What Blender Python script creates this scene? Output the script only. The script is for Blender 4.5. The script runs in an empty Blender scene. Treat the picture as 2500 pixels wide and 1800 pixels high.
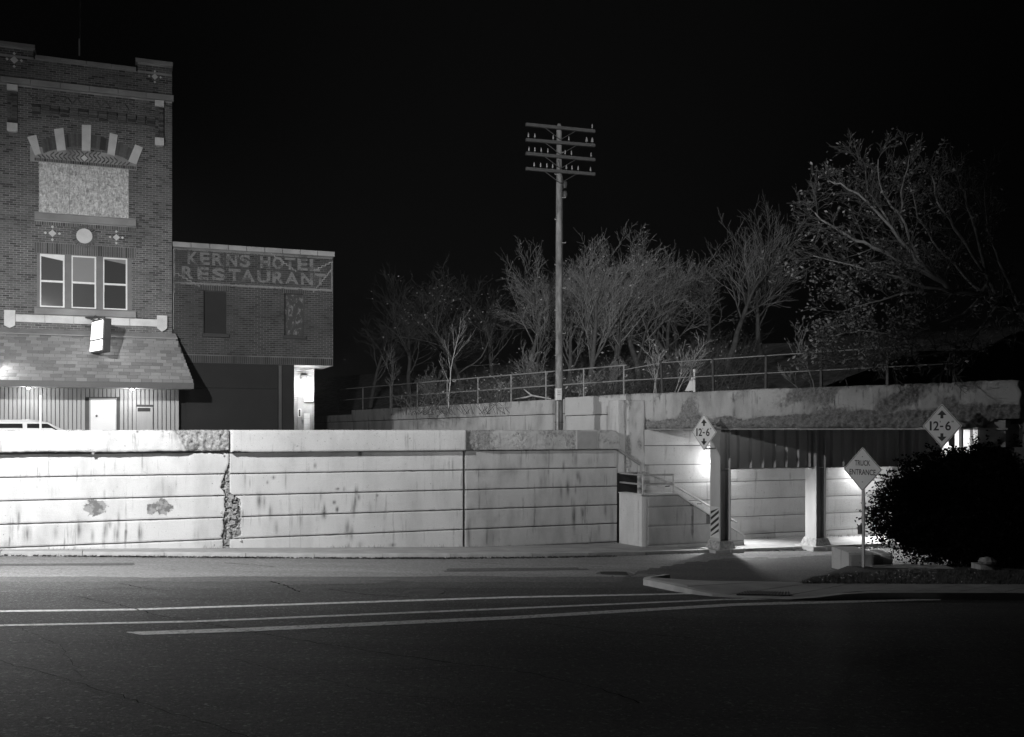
import bpy, math, random
from mathutils import Vector, Matrix, noise as mnoise
R = math.radians
# ------------------------------------------------------------------ camera, world, moon, exposure
F = 2430.0            # focal length in photo pixels (2500 wide), horizon row 1050
CAMZ = 1.7
scene = bpy.context.scene
cam = bpy.data.cameras.new('camera'); camo = bpy.data.objects.new('camera', cam)
scene.collection.objects.link(camo); scene.camera = camo
camo.location = (0, 0, CAMZ); camo.rotation_euler = (R(90), 0, 0)
cam.sensor_width = 36.0; cam.lens = 36.0 * F / 2500.0; cam.shift_y = 150.0 / 2500.0
cam.clip_start = 0.1; cam.clip_end = 2000
world = bpy.data.worlds.new('World'); scene.world = world; world.use_nodes = True
wn, wl = world.node_tree.nodes, world.node_tree.links
bg = wn['Background']; sky = wn.new('ShaderNodeTexSky'); sky.sky_type = 'NISHITA'; sky.sun_disc = False
sky.sun_elevation = R(28); sky.sun_rotation = R(-60)
bw = wn.new('ShaderNodeRGBToBW'); wl.new(sky.outputs[0], bw.inputs[0]); wl.new(bw.outputs[0], bg.inputs[0])
bg.inputs[1].default_value = 0.00022
moon = bpy.data.lights.new('moon', 'SUN'); moon.energy = 0.004; moon.angle = R(0.5); moon.color = (1, 1, 1)
mo = bpy.data.objects.new('moon', moon); scene.collection.objects.link(mo); mo.rotation_euler = (R(62), 0, R(-60))
mo.location = (0, 0, 40)
scene.view_settings.view_transform = 'Standard'; scene.view_settings.look = 'None'
scene.view_settings.exposure = 0.0; scene.view_settings.gamma = 1.0
scene.render.engine = 'CYCLES'
cy = scene.cycles
cy.use_denoising = True; cy.max_bounces = 5; cy.diffuse_bounces = 3; cy.glossy_bounces = 2
cy.sample_clamp_indirect = 4.0; cy.caustics_reflective = False; cy.caustics_refractive = False

# ------------------------------------------------------------------ helpers
COL = scene.collection
ZB = {}
rnd = random.Random(7)

def nz(x, y, z=0.0): return mnoise.noise(Vector((x, y, z)))

class Frame:
    def __init__(self, ox, oy, deg):
        self.ox, self.oy, self.a = ox, oy, R(deg)
        self.ux, self.uy = math.cos(self.a), math.sin(self.a)
        self.nx, self.ny = math.sin(self.a), -math.cos(self.a)
    def s(self, x, p=0.0):
        r = (x - 1250.0) / F
        return (r * (self.oy + self.ny * p) - (self.ox + self.nx * p)) / (self.ux - r * self.uy)
    def D(self, s, p=0.0): return self.oy + self.uy * s + self.ny * p
    def pt(self, x, y, p=0.0):
        s = self.s(x, p); return s, (1050.0 - y) / F * self.D(s, p)
    def W(self, s, p=0.0): return (self.ox + self.ux * s + self.nx * p, self.oy + self.uy * s + self.ny * p)

WORLD = Frame(0, 0, 0)
WALL = Frame(-13.17, 25.6, 22.39)          # retaining wall and abutment
HOT = Frame((420 - 1250) / F * 32.6, 32.6, 21.0)   # hotel facade, s = 0 at its right edge
RAIL = Frame(3.894, 33.68, -49.5)          # railway wall and bridge parapet
def up(x, y, D): return Vector(((x - 1250.0) / F * D, D, (1050.0 - y) / F * D))   # pixel at known distance, z relative to the eye

def road_z(X, Y): return -1.82 - 0.0168 * max(-30, min(15, X)) - 0.0622 * max(0, min(31, Y))
def ground(x, y, dz=0.0):
    r = (x - 1250.0) / F; k = (y - 1050.0) / F
    D = (1.82 - dz) / (k - 0.0622 - 0.0168 * r)
    if D > 31 or D < 0: D = (1.82 - dz + 0.0622 * 31) / (k - 0.0168 * r)
    return r * D, D

def thing(name, label, cat, frame=WORLD, zb=0.0, group=None, loc=None, rz=None):
    o = bpy.data.objects.new(name, None); COL.objects.link(o); o.empty_display_size = 0.3
    if loc is not None: o.location = (loc[0], loc[1], loc[2] + CAMZ); ZB[o.name] = 0.0; o.rotation_euler[2] = rz or 0.0
    else:
        o.location = (frame.ox, frame.oy, zb + CAMZ); o.rotation_euler[2] = frame.a; ZB[o.name] = zb
    o['label'] = label; o['category'] = cat
    if group: o['group'] = group
    return o
def tag(o, label=None, cat=None, group=None, kind=None):
    if label: o['label'] = label
    if cat: o['category'] = cat
    if group: o['group'] = group
    if kind: o['kind'] = kind
    return o

class MB:
    def __init__(self): self.V = []; self.Fc = []; self.T = []; self.VA = {}
    def face(self, pts, tone=0.5):
        b = len(self.V); self.V += [tuple(p) for p in pts]; self.Fc.append(tuple(range(b, b + len(pts)))); self.T.append(tone)
    def hexa(self, p, tone=0.5, back=True):
        b = len(self.V); self.V += [tuple(q) for q in p]
        fs = [(0, 1, 5, 4), (1, 2, 6, 5), (2, 3, 7, 6), (3, 0, 4, 7), (0, 3, 2, 1), (4, 5, 6, 7)]
        for f in fs: self.Fc.append(tuple(b + i for i in f)); self.T.append(tone)
        return self
    def box(self, x0, x1, y0, y1, z0, z1, tone=0.5):
        return self.hexa([(x0, y0, z0), (x1, y0, z0), (x1, y1, z0), (x0, y1, z0), (x0, y0, z1), (x1, y0, z1), (x1, y1, z1), (x0, y1, z1)], tone)
    def bbox(self, x0, x1, y0, y1, z0, z1, b=0.01, tone=0.5):     # box with bevelled front (min y) edges
        self.hexa([(x0, y0 + b, z0), (x1, y0 + b, z0), (x1, y1, z0), (x0, y1, z0), (x0, y0 + b, z1), (x1, y0 + b, z1), (x1, y1, z1), (x0, y1, z1)], tone)
        q = [(x0 + b, y0, z0 + b), (x1 - b, y0, z0 + b), (x1 - b, y0, z1 - b), (x0 + b, y0, z1 - b)]
        o = [(x0, y0 + b, z0), (x1, y0 + b, z0), (x1, y0 + b, z1), (x0, y0 + b, z1)]
        self.face(q, tone)
        for i in range(4): self.face([o[i], o[(i + 1) % 4], q[(i + 1) % 4], q[i]], tone)
        return self
    def prism(self, pts, y0, y1, tone=0.5):       # outline in (x, z), counter-clockwise seen from -y
        n = len(pts); b = len(self.V)
        self.V += [(p[0], y0, p[1]) for p in pts] + [(p[0], y1, p[1]) for p in pts]
        self.Fc.append(tuple(range(b, b + n))); self.Fc.append(tuple(range(b + 2 * n - 1, b + n - 1, -1)))
        self.T += [tone, tone]
        for i in range(n):
            j = (i + 1) % n; self.Fc.append((b + i, b + n + i, b + n + j, b + j)); self.T.append(tone)
        return self
    def slab(self, pts, z0, z1, tone=0.5):        # outline in (x, y), z may be callables
        n = len(pts); b = len(self.V); f0 = z0 if callable(z0) else (lambda x, y: z0); f1 = z1 if callable(z1) else (lambda x, y: z1)
        self.V += [(p[0], p[1], f0(*p)) for p in pts] + [(p[0], p[1], f1(*p)) for p in pts]
        self.Fc.append(tuple(range(b + n - 1, b - 1, -1))); self.Fc.append(tuple(range(b + n, b + 2 * n))); self.T += [tone, tone]
        for i in range(n):
            j = (i + 1) % n; self.Fc.append((b + i, b + j, b + n + j, b + n + i)); self.T.append(tone)
        return self
    def tube(self, pts, rad, n=8, cap=True, tone=0.5):
        pts = [Vector(p) for p in pts]; m = len(pts)
        if not isinstance(rad, (list, tuple)): rad = [rad] * m
        b = len(self.V); ref = Vector((0.31, 0.52, 0.8))
        for i in range(m):
            d = (pts[min(i + 1, m - 1)] - pts[max(i - 1, 0)])
            if d.length < 1e-9: d = Vector((0, 0, 1))
            d.normalize(); a = d.cross(ref)
            if a.length < 1e-3: a = d.cross(Vector((1, 0, 0)))
            a.normalize(); c = d.cross(a)
            for k in range(n):
                t = 2 * math.pi * k / n
                self.V.append(tuple(pts[i] + (a * math.cos(t) + c * math.sin(t)) * rad[i]))
        for i in range(m - 1):
            for k in range(n):
                k2 = (k + 1) % n
                self.Fc.append((b + i * n + k, b + i * n + k2, b + (i + 1) * n + k2, b + (i + 1) * n + k)); self.T.append(tone)
        if cap:
            self.Fc.append(tuple(b + k for k in range(n - 1, -1, -1))); self.Fc.append(tuple(b + (m - 1) * n + k for k in range(n))); self.T += [tone, tone]
        return self
    def lathe(self, prof, c=(0, 0, 0), n=12, axis='z', tone=0.5):
        b = len(self.V); m = len(prof)
        for (r, h) in prof:
            for k in range(n):
                t = 2 * math.pi * k / n; x, y = r * math.cos(t), r * math.sin(t)
                v = {'z': (x, y, h), 'y': (x, h, y), 'x': (h, x, y)}[axis]
                self.V.append((c[0] + v[0], c[1] + v[1], c[2] + v[2]))
        for i in range(m - 1):
            for k in range(n):
                k2 = (k + 1) % n
                self.Fc.append((b + i * n + k, b + i * n + k2, b + (i + 1) * n + k2, b + (i + 1) * n + k)); self.T.append(tone)
        self.Fc.append(tuple(b + k for k in range(n - 1, -1, -1))); self.Fc.append(tuple(b + (m - 1) * n + k for k in range(n))); self.T += [tone, tone]
        return self
    def mesh(self, name, mat, zb=0.0, smooth=False):
        me = bpy.data.meshes.new(name)
        me.from_pydata([(v[0], v[1], v[2] - zb) for v in self.V], [], self.Fc)
        if mat: me.materials.append(mat)
        at = me.attributes.new('tone', 'FLOAT', 'FACE'); at.data.foreach_set('value', self.T)
        for k, arr in self.VA.items():
            a = me.attributes.new(k, 'FLOAT', 'POINT'); a.data.foreach_set('value', arr)
        if smooth: me.polygons.foreach_set('use_smooth', [True] * len(me.polygons))
        me.update(); return me
    def build(self, name, mat, parent=None, smooth=False, frame=None, zb=0.0, kind=None):
        if parent is not None: zb = ZB.get(parent.name, 0.0)
        o = bpy.data.objects.new(name, self.mesh(name, mat, zb, smooth)); COL.objects.link(o)
        if parent is not None: o.parent = parent
        else:
            fr = frame or WORLD; o.location = (fr.ox, fr.oy, zb + CAMZ); o.rotation_euler[2] = fr.a
        ZB[o.name] = zb
        if kind: o['kind'] = kind
        return o
def struct(mb, name, mat, frame=None, zb=0.0, smooth=False):
    return mb.build(name, mat, None, smooth, frame, zb, 'structure')
def inst(me, name, parent, loc, rot=(0, 0, 0), sc=(1, 1, 1)):
    o = bpy.data.objects.new(name, me); COL.objects.link(o); o.parent = parent
    zb = ZB.get(parent.name, 0.0); ZB[o.name] = zb
    o.location = (loc[0], loc[1], loc[2] - zb); o.rotation_euler = rot; o.scale = sc
    return o

# ------------------------------------------------------------------ materials (all neutral greys: the photograph is black and white)
def new_mat(name):
    m = bpy.data.materials.new(name); m.use_nodes = True; nt = m.node_tree
    return m, nt.nodes, nt.links, nt.nodes['Principled BSDF']
def g3(v): return (v, v, v, 1)
class NT:
    def __init__(s, n, l): s.n, s.l = n, l
    def coord(s, kind='Object'): return s.n.new('ShaderNodeTexCoord').outputs[kind]
    def mapping(s, v, sc=(1, 1, 1), loc=(0, 0, 0)):
        m = s.n.new('ShaderNodeMapping'); s.l.new(v, m.inputs[0]); m.inputs['Scale'].default_value = sc; m.inputs['Location'].default_value = loc; return m.outputs[0]
    def noise(s, v, sc, det=4.0, rough=0.55, dist=0.0):
        t = s.n.new('ShaderNodeTexNoise'); s.l.new(v, t.inputs['Vector']); t.inputs['Scale'].default_value = sc
        t.inputs['Detail'].default_value = det; t.inputs['Roughness'].default_value = rough; t.inputs['Distortion'].default_value = dist; return t.outputs['Fac']
    def ramp(s, v, a, b, lo=0.0, hi=1.0):
        t = s.n.new('ShaderNodeMapRange'); s.l.new(v, t.inputs[0]); t.clamp = True
        for i, q in enumerate((a, b, lo, hi)): t.inputs[1 + i].default_value = q
        return t.outputs[0]
    def math(s, op, a, b=None):
        t = s.n.new('ShaderNodeMath'); t.operation = op
        for i, q in enumerate((a, b)):
            if q is None: continue
            if isinstance(q, (int, float)): t.inputs[i].default_value = q
            else: s.l.new(q, t.inputs[i])
        return t.outputs[0]
    def mix(s, f, a, b):
        t = s.n.new('ShaderNodeMix'); t.data_type = 'FLOAT'
        for i, q in ((0, f), (2, a), (3, b)):
            if isinstance(q, (int, float)): t.inputs[i].default_value = q
            else: s.l.new(q, t.inputs[i])
        return t.outputs[0]
    def attr(s, name):
        t = s.n.new('ShaderNodeAttribute'); t.attribute_name = name; return t.outputs['Fac']
    def bump(s, h, strength, dist, target):
        t = s.n.new('ShaderNodeBump'); t.inputs['Strength'].default_value = strength; t.inputs['Distance'].default_value = dist
        s.l.new(h, t.inputs['Height']); s.l.new(t.outputs[0], target)

def plain(name, lo, hi=None, rough=0.7, scale=4.0, bump=0.0, bscale=None, metal=0.0, stretch=(1, 1, 1), spec=None):
    m, n, l, p = new_mat(name); t = NT(n, l); hi = lo if hi is None else hi
    v = t.mapping(t.coord(), stretch)
    f = t.ramp(t.noise(v, scale, 6), 0.3, 0.7, lo, hi); l.new(f, p.inputs['Base Color'])
    p.inputs['Roughness'].default_value = rough; p.inputs['Metallic'].default_value = metal
    if spec is not None: p.inputs['Specular IOR Level'].default_value = spec
    if bump: t.bump(t.noise(v, bscale or scale * 3, 5, 0.65), bump, 0.02, p.inputs['Normal'])
    return m
def emis(name, strength):
    m, n, l, p = new_mat(name); p.inputs['Base Color'].default_value = g3(0.8)
    p.inputs['Emission Color'].default_value = g3(1.0); p.inputs['Emission Strength'].default_value = strength; return m

def painted_concrete(name, base, dirt, streak=1.0, agg_hi=.95):
    """white-painted board-formed concrete: drip stains, chips, bare spalled patches (attribute), peeled patches (attribute)"""
    m, n, l, p = new_mat(name); t = NT(n, l); v = t.coord()
    big = t.noise(v, 0.7, 5, 0.6); col = t.ramp(big, 0.3, 0.7, base * 0.88, base)
    fine = t.noise(v, 34, 3, 0.6); col = t.math('MULTIPLY', col, t.ramp(fine, 0.2, 0.8, 0.93, 1.05))
    sv = t.mapping(v, (7.5, 7.5, 0.55)); st = t.ramp(t.noise(sv, 1.0, 6, 0.6, 0.15), 0.56, 0.72)
    msk = t.ramp(t.noise(v, 1.1, 4), 0.46, 0.60); stm = t.math('MINIMUM', t.math('MULTIPLY', t.math('MULTIPLY', st, msk), 1.15 * streak), 1.0)
    col = t.mix(stm, col, dirt)
    low = t.math('MULTIPLY', t.ramp(t.noise(t.mapping(v, (1.2, 1.2, .5)), 1.4, 5), 0.45, 0.72), 0.42 * streak); col = t.mix(low, col, dirt * 1.5)
    chip = t.math('MULTIPLY', t.ramp(t.noise(v, 7.0, 7, 0.72), 0.66, 0.675), t.ramp(t.noise(v, 0.9, 2), 0.47, 0.56)); col = t.mix(chip, col, 0.2)
    pit = t.ramp(t.noise(v, 18.0, 2, 0.5), 0.70, 0.72); col = t.mix(t.math('MULTIPLY', pit, 0.8), col, 0.25)
    pa = t.math('ADD', t.attr('patch'), t.math('MULTIPLY', t.math('SUBTRACT', t.noise(v, 6, 6, 0.7), 0.5), 1.1))
    pm = t.math('MULTIPLY', t.ramp(pa, 0.52, 0.54), t.ramp(t.attr('patch'), 0.05, 0.2))
    pc = t.mix(t.ramp(t.noise(v, 5.0, 3), 0.45, 0.55), 0.34, 0.17); col = t.mix(pm, col, pc)
    stn = t.math('MULTIPLY', t.attr('stain'), t.ramp(t.noise(t.mapping(v, (16, 16, 1.2)), 1.0, 5, .6), .3, .62, .25, 1.25)); col = t.mix(t.math('MINIMUM', stn, 1.0), col, dirt * .7)
    sp = t.attr('spall'); agg = t.ramp(t.noise(v, 16, 6, 0.78), 0.36, 0.66, 0.14 if agg_hi > .7 else .07, base * agg_hi)
    spm = t.ramp(t.math('ADD', sp, t.math('MULTIPLY', t.math('SUBTRACT', t.noise(v, 9, 5, .7), 0.5), 0.9)), 0.42, 0.62)
    spm = t.math('MULTIPLY', spm, t.ramp(sp, 0.02, 0.15)); col = t.mix(spm, col, agg)
    l.new(col, p.inputs['Base Color']); p.inputs['Roughness'].default_value = 0.72
    hgt = t.math('ADD', t.math('MULTIPLY', t.noise(t.mapping(v, (3, 3, 30)), 1.0, 4, 0.6), 0.35), t.math('MULTIPLY', fine, 0.5))
    hgt = t.math('ADD', hgt, t.math('MULTIPLY', t.math('MULTIPLY', t.noise(v, 30, 6, 0.8), spm), 2.4))
    hgt = t.math('SUBTRACT', hgt, t.math('MULTIPLY', t.math('ADD', chip, pm), 0.5))
    t.bump(hgt, 0.75, 0.018, p.inputs['Normal']); return m

def brick_mat(name, lo, hi, single=False):
    m, n, l, p = new_mat(name); t = NT(n, l)
    if single: tone = n.new('ShaderNodeObjectInfo').outputs['Random']
    else: tone = t.attr('tone')
    v = t.coord(); c = t.ramp(tone, 0, 1, lo, hi)
    dark = t.ramp(tone, 0.86, 0.88); c = t.mix(dark, c, lo * 0.55)
    c = t.math('MULTIPLY', c, t.ramp(t.noise(v, 14, 5, .65), 0.25, 0.75, 0.75, 1.22))
    l.new(c, p.inputs['Base Color']); p.inputs['Roughness'].default_value = 0.75
    t.bump(t.noise(v, 60, 3, .6), 0.35, 0.006, p.inputs['Normal']); return m

M = {}
M['wall1'] = painted_concrete('white_painted_concrete', 0.74, 0.20)
M['wall2'] = painted_concrete('white_painted_concrete_clean', 0.72, 0.22, 0.8)
M['wall3'] = painted_concrete('weathered_painted_concrete', 0.52, 0.14, 1.3, .8)
M['abut'] = painted_concrete('white_abutment_concrete', 0.58, 0.24, 0.9)
M['fascia'] = painted_concrete('weathered_grey_concrete', 0.50, 0.11, 1.5, .74)
M['joint'] = plain('joint_core', 0.10, 0.16, 0.9, 8, 0.4)
M['hbrick'] = brick_mat('dark_face_brick', 0.075, 0.15); M['hbrick1'] = brick_mat('dark_face_brick_single', 0.075, 0.15, True)
M['rbrick'] = brick_mat('old_wall_brick', 0.022, 0.042); M['rbrick1'] = brick_mat('old_wall_brick_single', 0.022, 0.042, True)
M['mortar'] = plain('mortar', 0.14, 0.48, 0.9, 1.1, 0.3, 40)
M['mortar_r'] = plain('old_mortar', 0.05, 0.22, 0.9, 0.9, 0.3, 40)
M['stone'] = plain('limestone_trim', 0.55, 0.72, 0.8, 3, 0.3, 25)
M['stone_d'] = plain('grey_stone', 0.20, 0.34, 0.85, 1.2, 0.3, 25)
M['white'] = plain('white_paint', 0.72, 0.80, 0.45, 5)
M['door'] = plain('white_door_paint', 0.78, 0.82, 0.4, 3)
M['dark_panel'] = plain('dark_painted_board', 0.010, 0.016, 0.85, 1.5)
M['dark_trim'] = plain('dark_trim', 0.05, 0.07, 0.55, 3)
M['siding'] = plain('grey_siding', 0.34, 0.40, 0.6, 3, 0.1, 30, stretch=(4, 4, .4))
M['fascia_b'] = plain('dark_fascia_board', 0.07, 0.09, 0.55, 3)
def shingle_mat():
    m, n, l, p = new_mat('asphalt_shingle'); t = NT(n, l)
    c = t.ramp(n.new('ShaderNodeObjectInfo').outputs['Random'], 0, 1, 0.19, 0.34)
    v = t.coord(); c = t.math('MULTIPLY', c, t.ramp(t.noise(v, 60, 4, .7), 0.25, 0.75, 0.8, 1.15)); l.new(c, p.inputs['Base Color'])
    p.inputs['Roughness'].default_value = 0.9; t.bump(t.noise(v, 150, 2), 0.4, 0.004, p.inputs['Normal']); return m
M['shingle'] = shingle_mat()
def osb_mat():
    m, n, l, p = new_mat('oriented_strand_board'); t = NT(n, l); v = t.coord()
    a = t.noise(t.mapping(v, (13, 13, 5)), 1.0, 3, .6, 1.6); b = t.noise(t.mapping(v, (7, 7, 13), (3, 1, 7)), 1.0, 3, .6, 1.2)
    c = t.ramp(t.math('ADD', t.math('MULTIPLY', a, 0.6), t.math('MULTIPLY', b, 0.4)), 0.38, 0.64, 0.26, 0.85); l.new(c, p.inputs['Base Color'])
    p.inputs['Roughness'].default_value = 0.7; t.bump(a, 0.25, 0.01, p.inputs['Normal']); return m
M['osb'] = osb_mat()
def peeled_mat():
    m, n, l, p = new_mat('board_with_peeled_paint'); t = NT(n, l); v = t.coord()
    k = t.ramp(t.noise(t.mapping(v, (9, 9, 5)), 1.0, 5, .7, .5), 0.52, 0.60)
    c = t.mix(k, 0.03, 0.14); l.new(c, p.inputs['Base Color']); p.inputs['Roughness'].default_value = 0.7; return m
M['peeled'] = peeled_mat()
def glass_mat(name, v):
    m, n, l, p = new_mat(name); p.inputs['Base Color'].default_value = g3(v); p.inputs['Roughness'].default_value = 0.06
    p.inputs['Specular IOR Level'].default_value = 0.6; return m
M['glass_a'] = glass_mat('window_pane_shaded', 0.09); M['glass_b'] = glass_mat('window_pane_blind', 0.28); M['glass_c'] = glass_mat('window_pane_dark', 0.055)
M['carglass'] = glass_mat('car_glass', 0.02)
def carpaint():
    m, n, l, p = new_mat('white_car_paint'); p.inputs['Base Color'].default_value = g3(0.78); p.inputs['Roughness'].default_value = 0.3
    p.inputs['Coat Weight'].default_value = 0.6; return m
M['carpaint'] = carpaint()
M['rubber'] = plain('tyre_rubber', 0.02, 0.03, 0.85, 9); M['rim'] = plain('wheel_rim', 0.35, 0.4, 0.35, 5, metal=0.8)
M['metal_l'] = plain('galvanised_steel', 0.36, 0.5, 0.45, 9, metal=0.3); M['metal_d'] = plain('dark_steel', 0.04, 0.07, 0.5, 6, 0.2, 20)
M['rail'] = plain('painted_rail_steel', 0.22, 0.34, 0.55, 6)
M['girder'] = plain('painted_girder_steel', 0.40, 0.58, 0.6, 1.6, 0.15, 15, stretch=(1, 1, .25))
M['column'] = plain('painted_column_steel', 0.42, 0.52, 0.6, 2.2, 0.15, 18, stretch=(1, 1, .3))
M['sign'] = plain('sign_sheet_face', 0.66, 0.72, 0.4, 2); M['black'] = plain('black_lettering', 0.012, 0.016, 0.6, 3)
M['sign_b'] = plain('sign_back', 0.22, 0.28, 0.5, 3)
M['wood'] = plain('weathered_pole_wood', 0.08, 0.30, 0.85, 2.2, 0.6, 14, stretch=(3, 3, .9)); M['arm'] = plain('crossarm_wood', 0.045, 0.09, 0.85, 6, 0.3, stretch=(1, 6, 6))
M['porcelain'] = plain('insulator_glass', 0.24, 0.36, 0.25, 4)
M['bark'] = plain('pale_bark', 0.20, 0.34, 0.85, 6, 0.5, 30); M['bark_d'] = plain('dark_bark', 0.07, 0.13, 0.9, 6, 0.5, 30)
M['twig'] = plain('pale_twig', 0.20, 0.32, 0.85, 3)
M['branch'] = plain('dead_branch', 0.42, 0.55, 0.8, 5)
def leaf_mat(name, lo, hi):
    m, n, l, p = new_mat(name); t = NT(n, l); c = t.ramp(t.attr('tone'), 0, 1, lo, hi); l.new(c, p.inputs['Base Color'])
    p.inputs['Roughness'].default_value = 0.6; return m
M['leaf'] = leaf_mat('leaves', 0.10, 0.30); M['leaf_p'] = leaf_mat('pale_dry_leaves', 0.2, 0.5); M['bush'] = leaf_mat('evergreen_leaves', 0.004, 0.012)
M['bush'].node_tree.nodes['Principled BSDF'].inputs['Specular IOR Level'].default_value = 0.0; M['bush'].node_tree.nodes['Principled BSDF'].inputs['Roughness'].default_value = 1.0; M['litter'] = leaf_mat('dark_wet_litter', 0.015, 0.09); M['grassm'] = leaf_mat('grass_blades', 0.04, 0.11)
M['soil'] = plain('leaf_litter_soil', 0.10, 0.30, 0.95, 2.5, 0.9, 7)
M['turf'] = plain('turf_soil', 0.03, 0.07, 0.95, 5, 0.8, 30)
M['ballast'] = plain('track_ballast', 0.06, 0.14, 0.95, 14, 0.9, 30)
def asphalt(name, lo, hi):
    m, n, l, p = new_mat(name); t = NT(n, l); v = t.coord()
    big = t.ramp(t.noise(t.mapping(v, (.22, 1.1, 1)), 1.0, 7, .62), 0.3, 0.7, lo, hi)
    ag = t.math('ADD', t.math('MULTIPLY', t.noise(v, 95, 3, 0.75), .5), t.math('MULTIPLY', t.noise(v, 15, 3, 0.75), .5)); c = t.math('MULTIPLY', big, t.ramp(ag, 0.38, 0.66, 0.3, 1.9)); chipn = t.ramp(t.noise(v, 19, 2, .7), .60, .68); c = t.mix(t.math('MULTIPLY', chipn, .8), c, .26); l.new(c, p.inputs['Base Color'])
    l.new(t.ramp(t.noise(v, 40, 3), .3, .7, 0.5, 0.8), p.inputs['Roughness']); p.inputs['Specular IOR Level'].default_value = 0.32
    hh = t.math('ADD', t.noise(v, 70, 3, 0.7), t.math('MULTIPLY', t.noise(v, 22, 3, 0.6), 0.9)); t.bump(hh, 1.0, 0.03, p.inputs['Normal']); return m
M['asphalt'] = asphalt('asphalt', 0.022, 0.066); M['asphalt_p'] = asphalt('old_pale_asphalt', 0.19, 0.27); M['asphalt_u'] = asphalt('street_asphalt', 0.06, 0.09)
M['walk'] = plain('sidewalk_concrete', 0.26, 0.38, 0.85, 1.6, 0.4, 30); M['kerb'] = plain('kerb_concrete', 0.38, 0.52, 0.85, 3, 0.6, 18)
def road_paint():
    m, n, l, p = new_mat('worn_road_paint'); t = NT(n, l); v = t.coord()
    w = t.ramp(t.noise(v, 16, 7, .75), 0.36, 0.5); c = t.mix(w, 0.10, 0.72); c = t.math('MULTIPLY', c, t.ramp(t.noise(v, 80, 3), .3, .7, .85, 1.1)); l.new(c, p.inputs['Base Color'])
    p.inputs['Roughness'].default_value = 0.7; t.bump(t.noise(v, 70, 3, .7), 0.7, 0.015, p.inputs['Normal']); return m
M['paint'] = road_paint()
M['tar'] = plain('crack_tar', 0.006, 0.014, 1.0, 9, 0.3, spec=0.0)
M['iron'] = plain('cast_iron', 0.03, 0.05, 0.5, 12, 0.4, 40)
M['rubble'] = plain('broken_concrete', 0.2, 0.55, 0.9, 12, 0.9, 40)
M['plaster'] = plain('grey_plaster_patch', 0.26, 0.32, 0.8, 4)
M['lampglow'] = emis('lamp_lens', 60.0); M['signglow'] = emis('lit_sign_face', 2.2); M['soft_glow'] = emis('soffit_lens', 25.0)
M['stripe_w'] = plain('reflective_white', 0.6, 0.66, 0.4, 3)

def light(kind, name, loc, power, size=0.1, parent=None, rot=None, spot=None, blend=0.5):
    d = bpy.data.lights.new(name, kind); d.energy = power; d.color = (1, 1, 1); d.shadow_soft_size = size
    if kind == 'SPOT': d.spot_size = spot; d.spot_blend = blend
    o = bpy.data.objects.new(name, d); COL.objects.link(o)
    if parent is not None: o.parent = parent; o.location = (loc[0], loc[1], loc[2] - ZB.get(parent.name, 0))
    else: o.location = (loc[0], loc[1], loc[2] + CAMZ)
    if rot is not None: o.rotation_euler = rot
    return o
def aim(a, b): return (Vector(b) - Vector(a)).to_track_quat('-Z', 'Y').to_euler()

# ------------------------------------------------------------------ ground: road sheet, upper street, railway embankment
mb = MB()
xs = [-300, -150, -60, -30] + [x for x in range(-27, 15, 3)] + [15, 20, 30, 60, 150, 300]
ys = [-300, -100, -40, -10, 0] + [3 * k for k in range(1, 11)] + [31, 36, 45, 60, 100, 200, 600]
for j in range(len(ys) - 1):
    for i in range(len(xs) - 1):
        q = [(xs[i], ys[j]), (xs[i + 1], ys[j]), (xs[i + 1], ys[j + 1]), (xs[i], ys[j + 1])]
        mb.face([(a, b, road_z(a, b)) for a, b in q])
road = struct(mb, 'road', M['asphalt'], zb=0.0)
UPZ = -1.2
mb = MB(); mb.face([(-90, .36, UPZ), (40, .36, UPZ), (40, 80, UPZ), (-90, 80, UPZ)])
struct(mb, 'upper_street', M['asphalt_u'], WALL, UPZ)

def hill_z(q): return 0.62 + 0.25 * max(0, min(1, (q - 1) / 4)) + 3.8 * max(0, min(1, (q - 5) / 16)) + 5 * max(0, min(1, (q - 21) / 60))
mb = MB()
svals = [-160, -110, -80, -60] + [-50 + 2.5 * k for k in range(0, 45)]
qvals = [0.38, 1, 2, 3.5, 5, 7, 9, 11, 13, 15, 18, 21, 26, 32, 42, 60, 90, 160, 300]
def behind_wall(s, q):
    X, Y = RAIL.W(s, -q); return ((X - WALL.ox) * WALL.nx + (Y - WALL.oy) * WALL.ny) < -0.5
for j in range(len(qvals) - 1):
    for i in range(len(svals) - 1):
        q = [(svals[i], qvals[j]), (svals[i + 1], qvals[j]), (svals[i + 1], qvals[j + 1]), (svals[i], qvals[j + 1])]
        if all(behind_wall(*c) for c in q):
            mb.face([(a, b, hill_z(b) + .25 * nz(a * .3, b * .3)) for a, b in q])
struct(mb, 'embankment', M['soil'], RAIL, 0.62, smooth=True)

# older pale asphalt lane along the far kerb (a patch sheet a few millimetres proud)
N_ = 90
M['asphalt_m'] = asphalt('worn_asphalt_margin', 0.085, 0.125); M['asphalt_n'] = asphalt('worn_asphalt_edge', 0.05, 0.08)
for nm, mt_, low, amp, dz in (('worn_lane_edge', M['asphalt_n'], 1436, 9, .002), ('worn_lane_margin', M['asphalt_m'], 1421, 6, .0045), ('old_asphalt_lane', M['asphalt_p'], 1409, 4, .007)):
    mb = MB()
    for k in range(N_):
        x0, x1 = -400 + k * 2500 / N_, -400 + (k + 1) * 2500 / N_
        def lo_(x): return low + amp * nz(x * .004, low) + .35 * amp * nz(x * .03, 5 + low) - max(0, x - 1500) * .012
        pts = [ground(x0, lo_(x0)), ground(x1, lo_(x1)), ground(x1, 1345), ground(x0, 1345)]
        mb.face([(X, Y, road_z(X, Y) + dz) for X, Y in pts])
    mb.build(nm, mt_, road)
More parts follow.
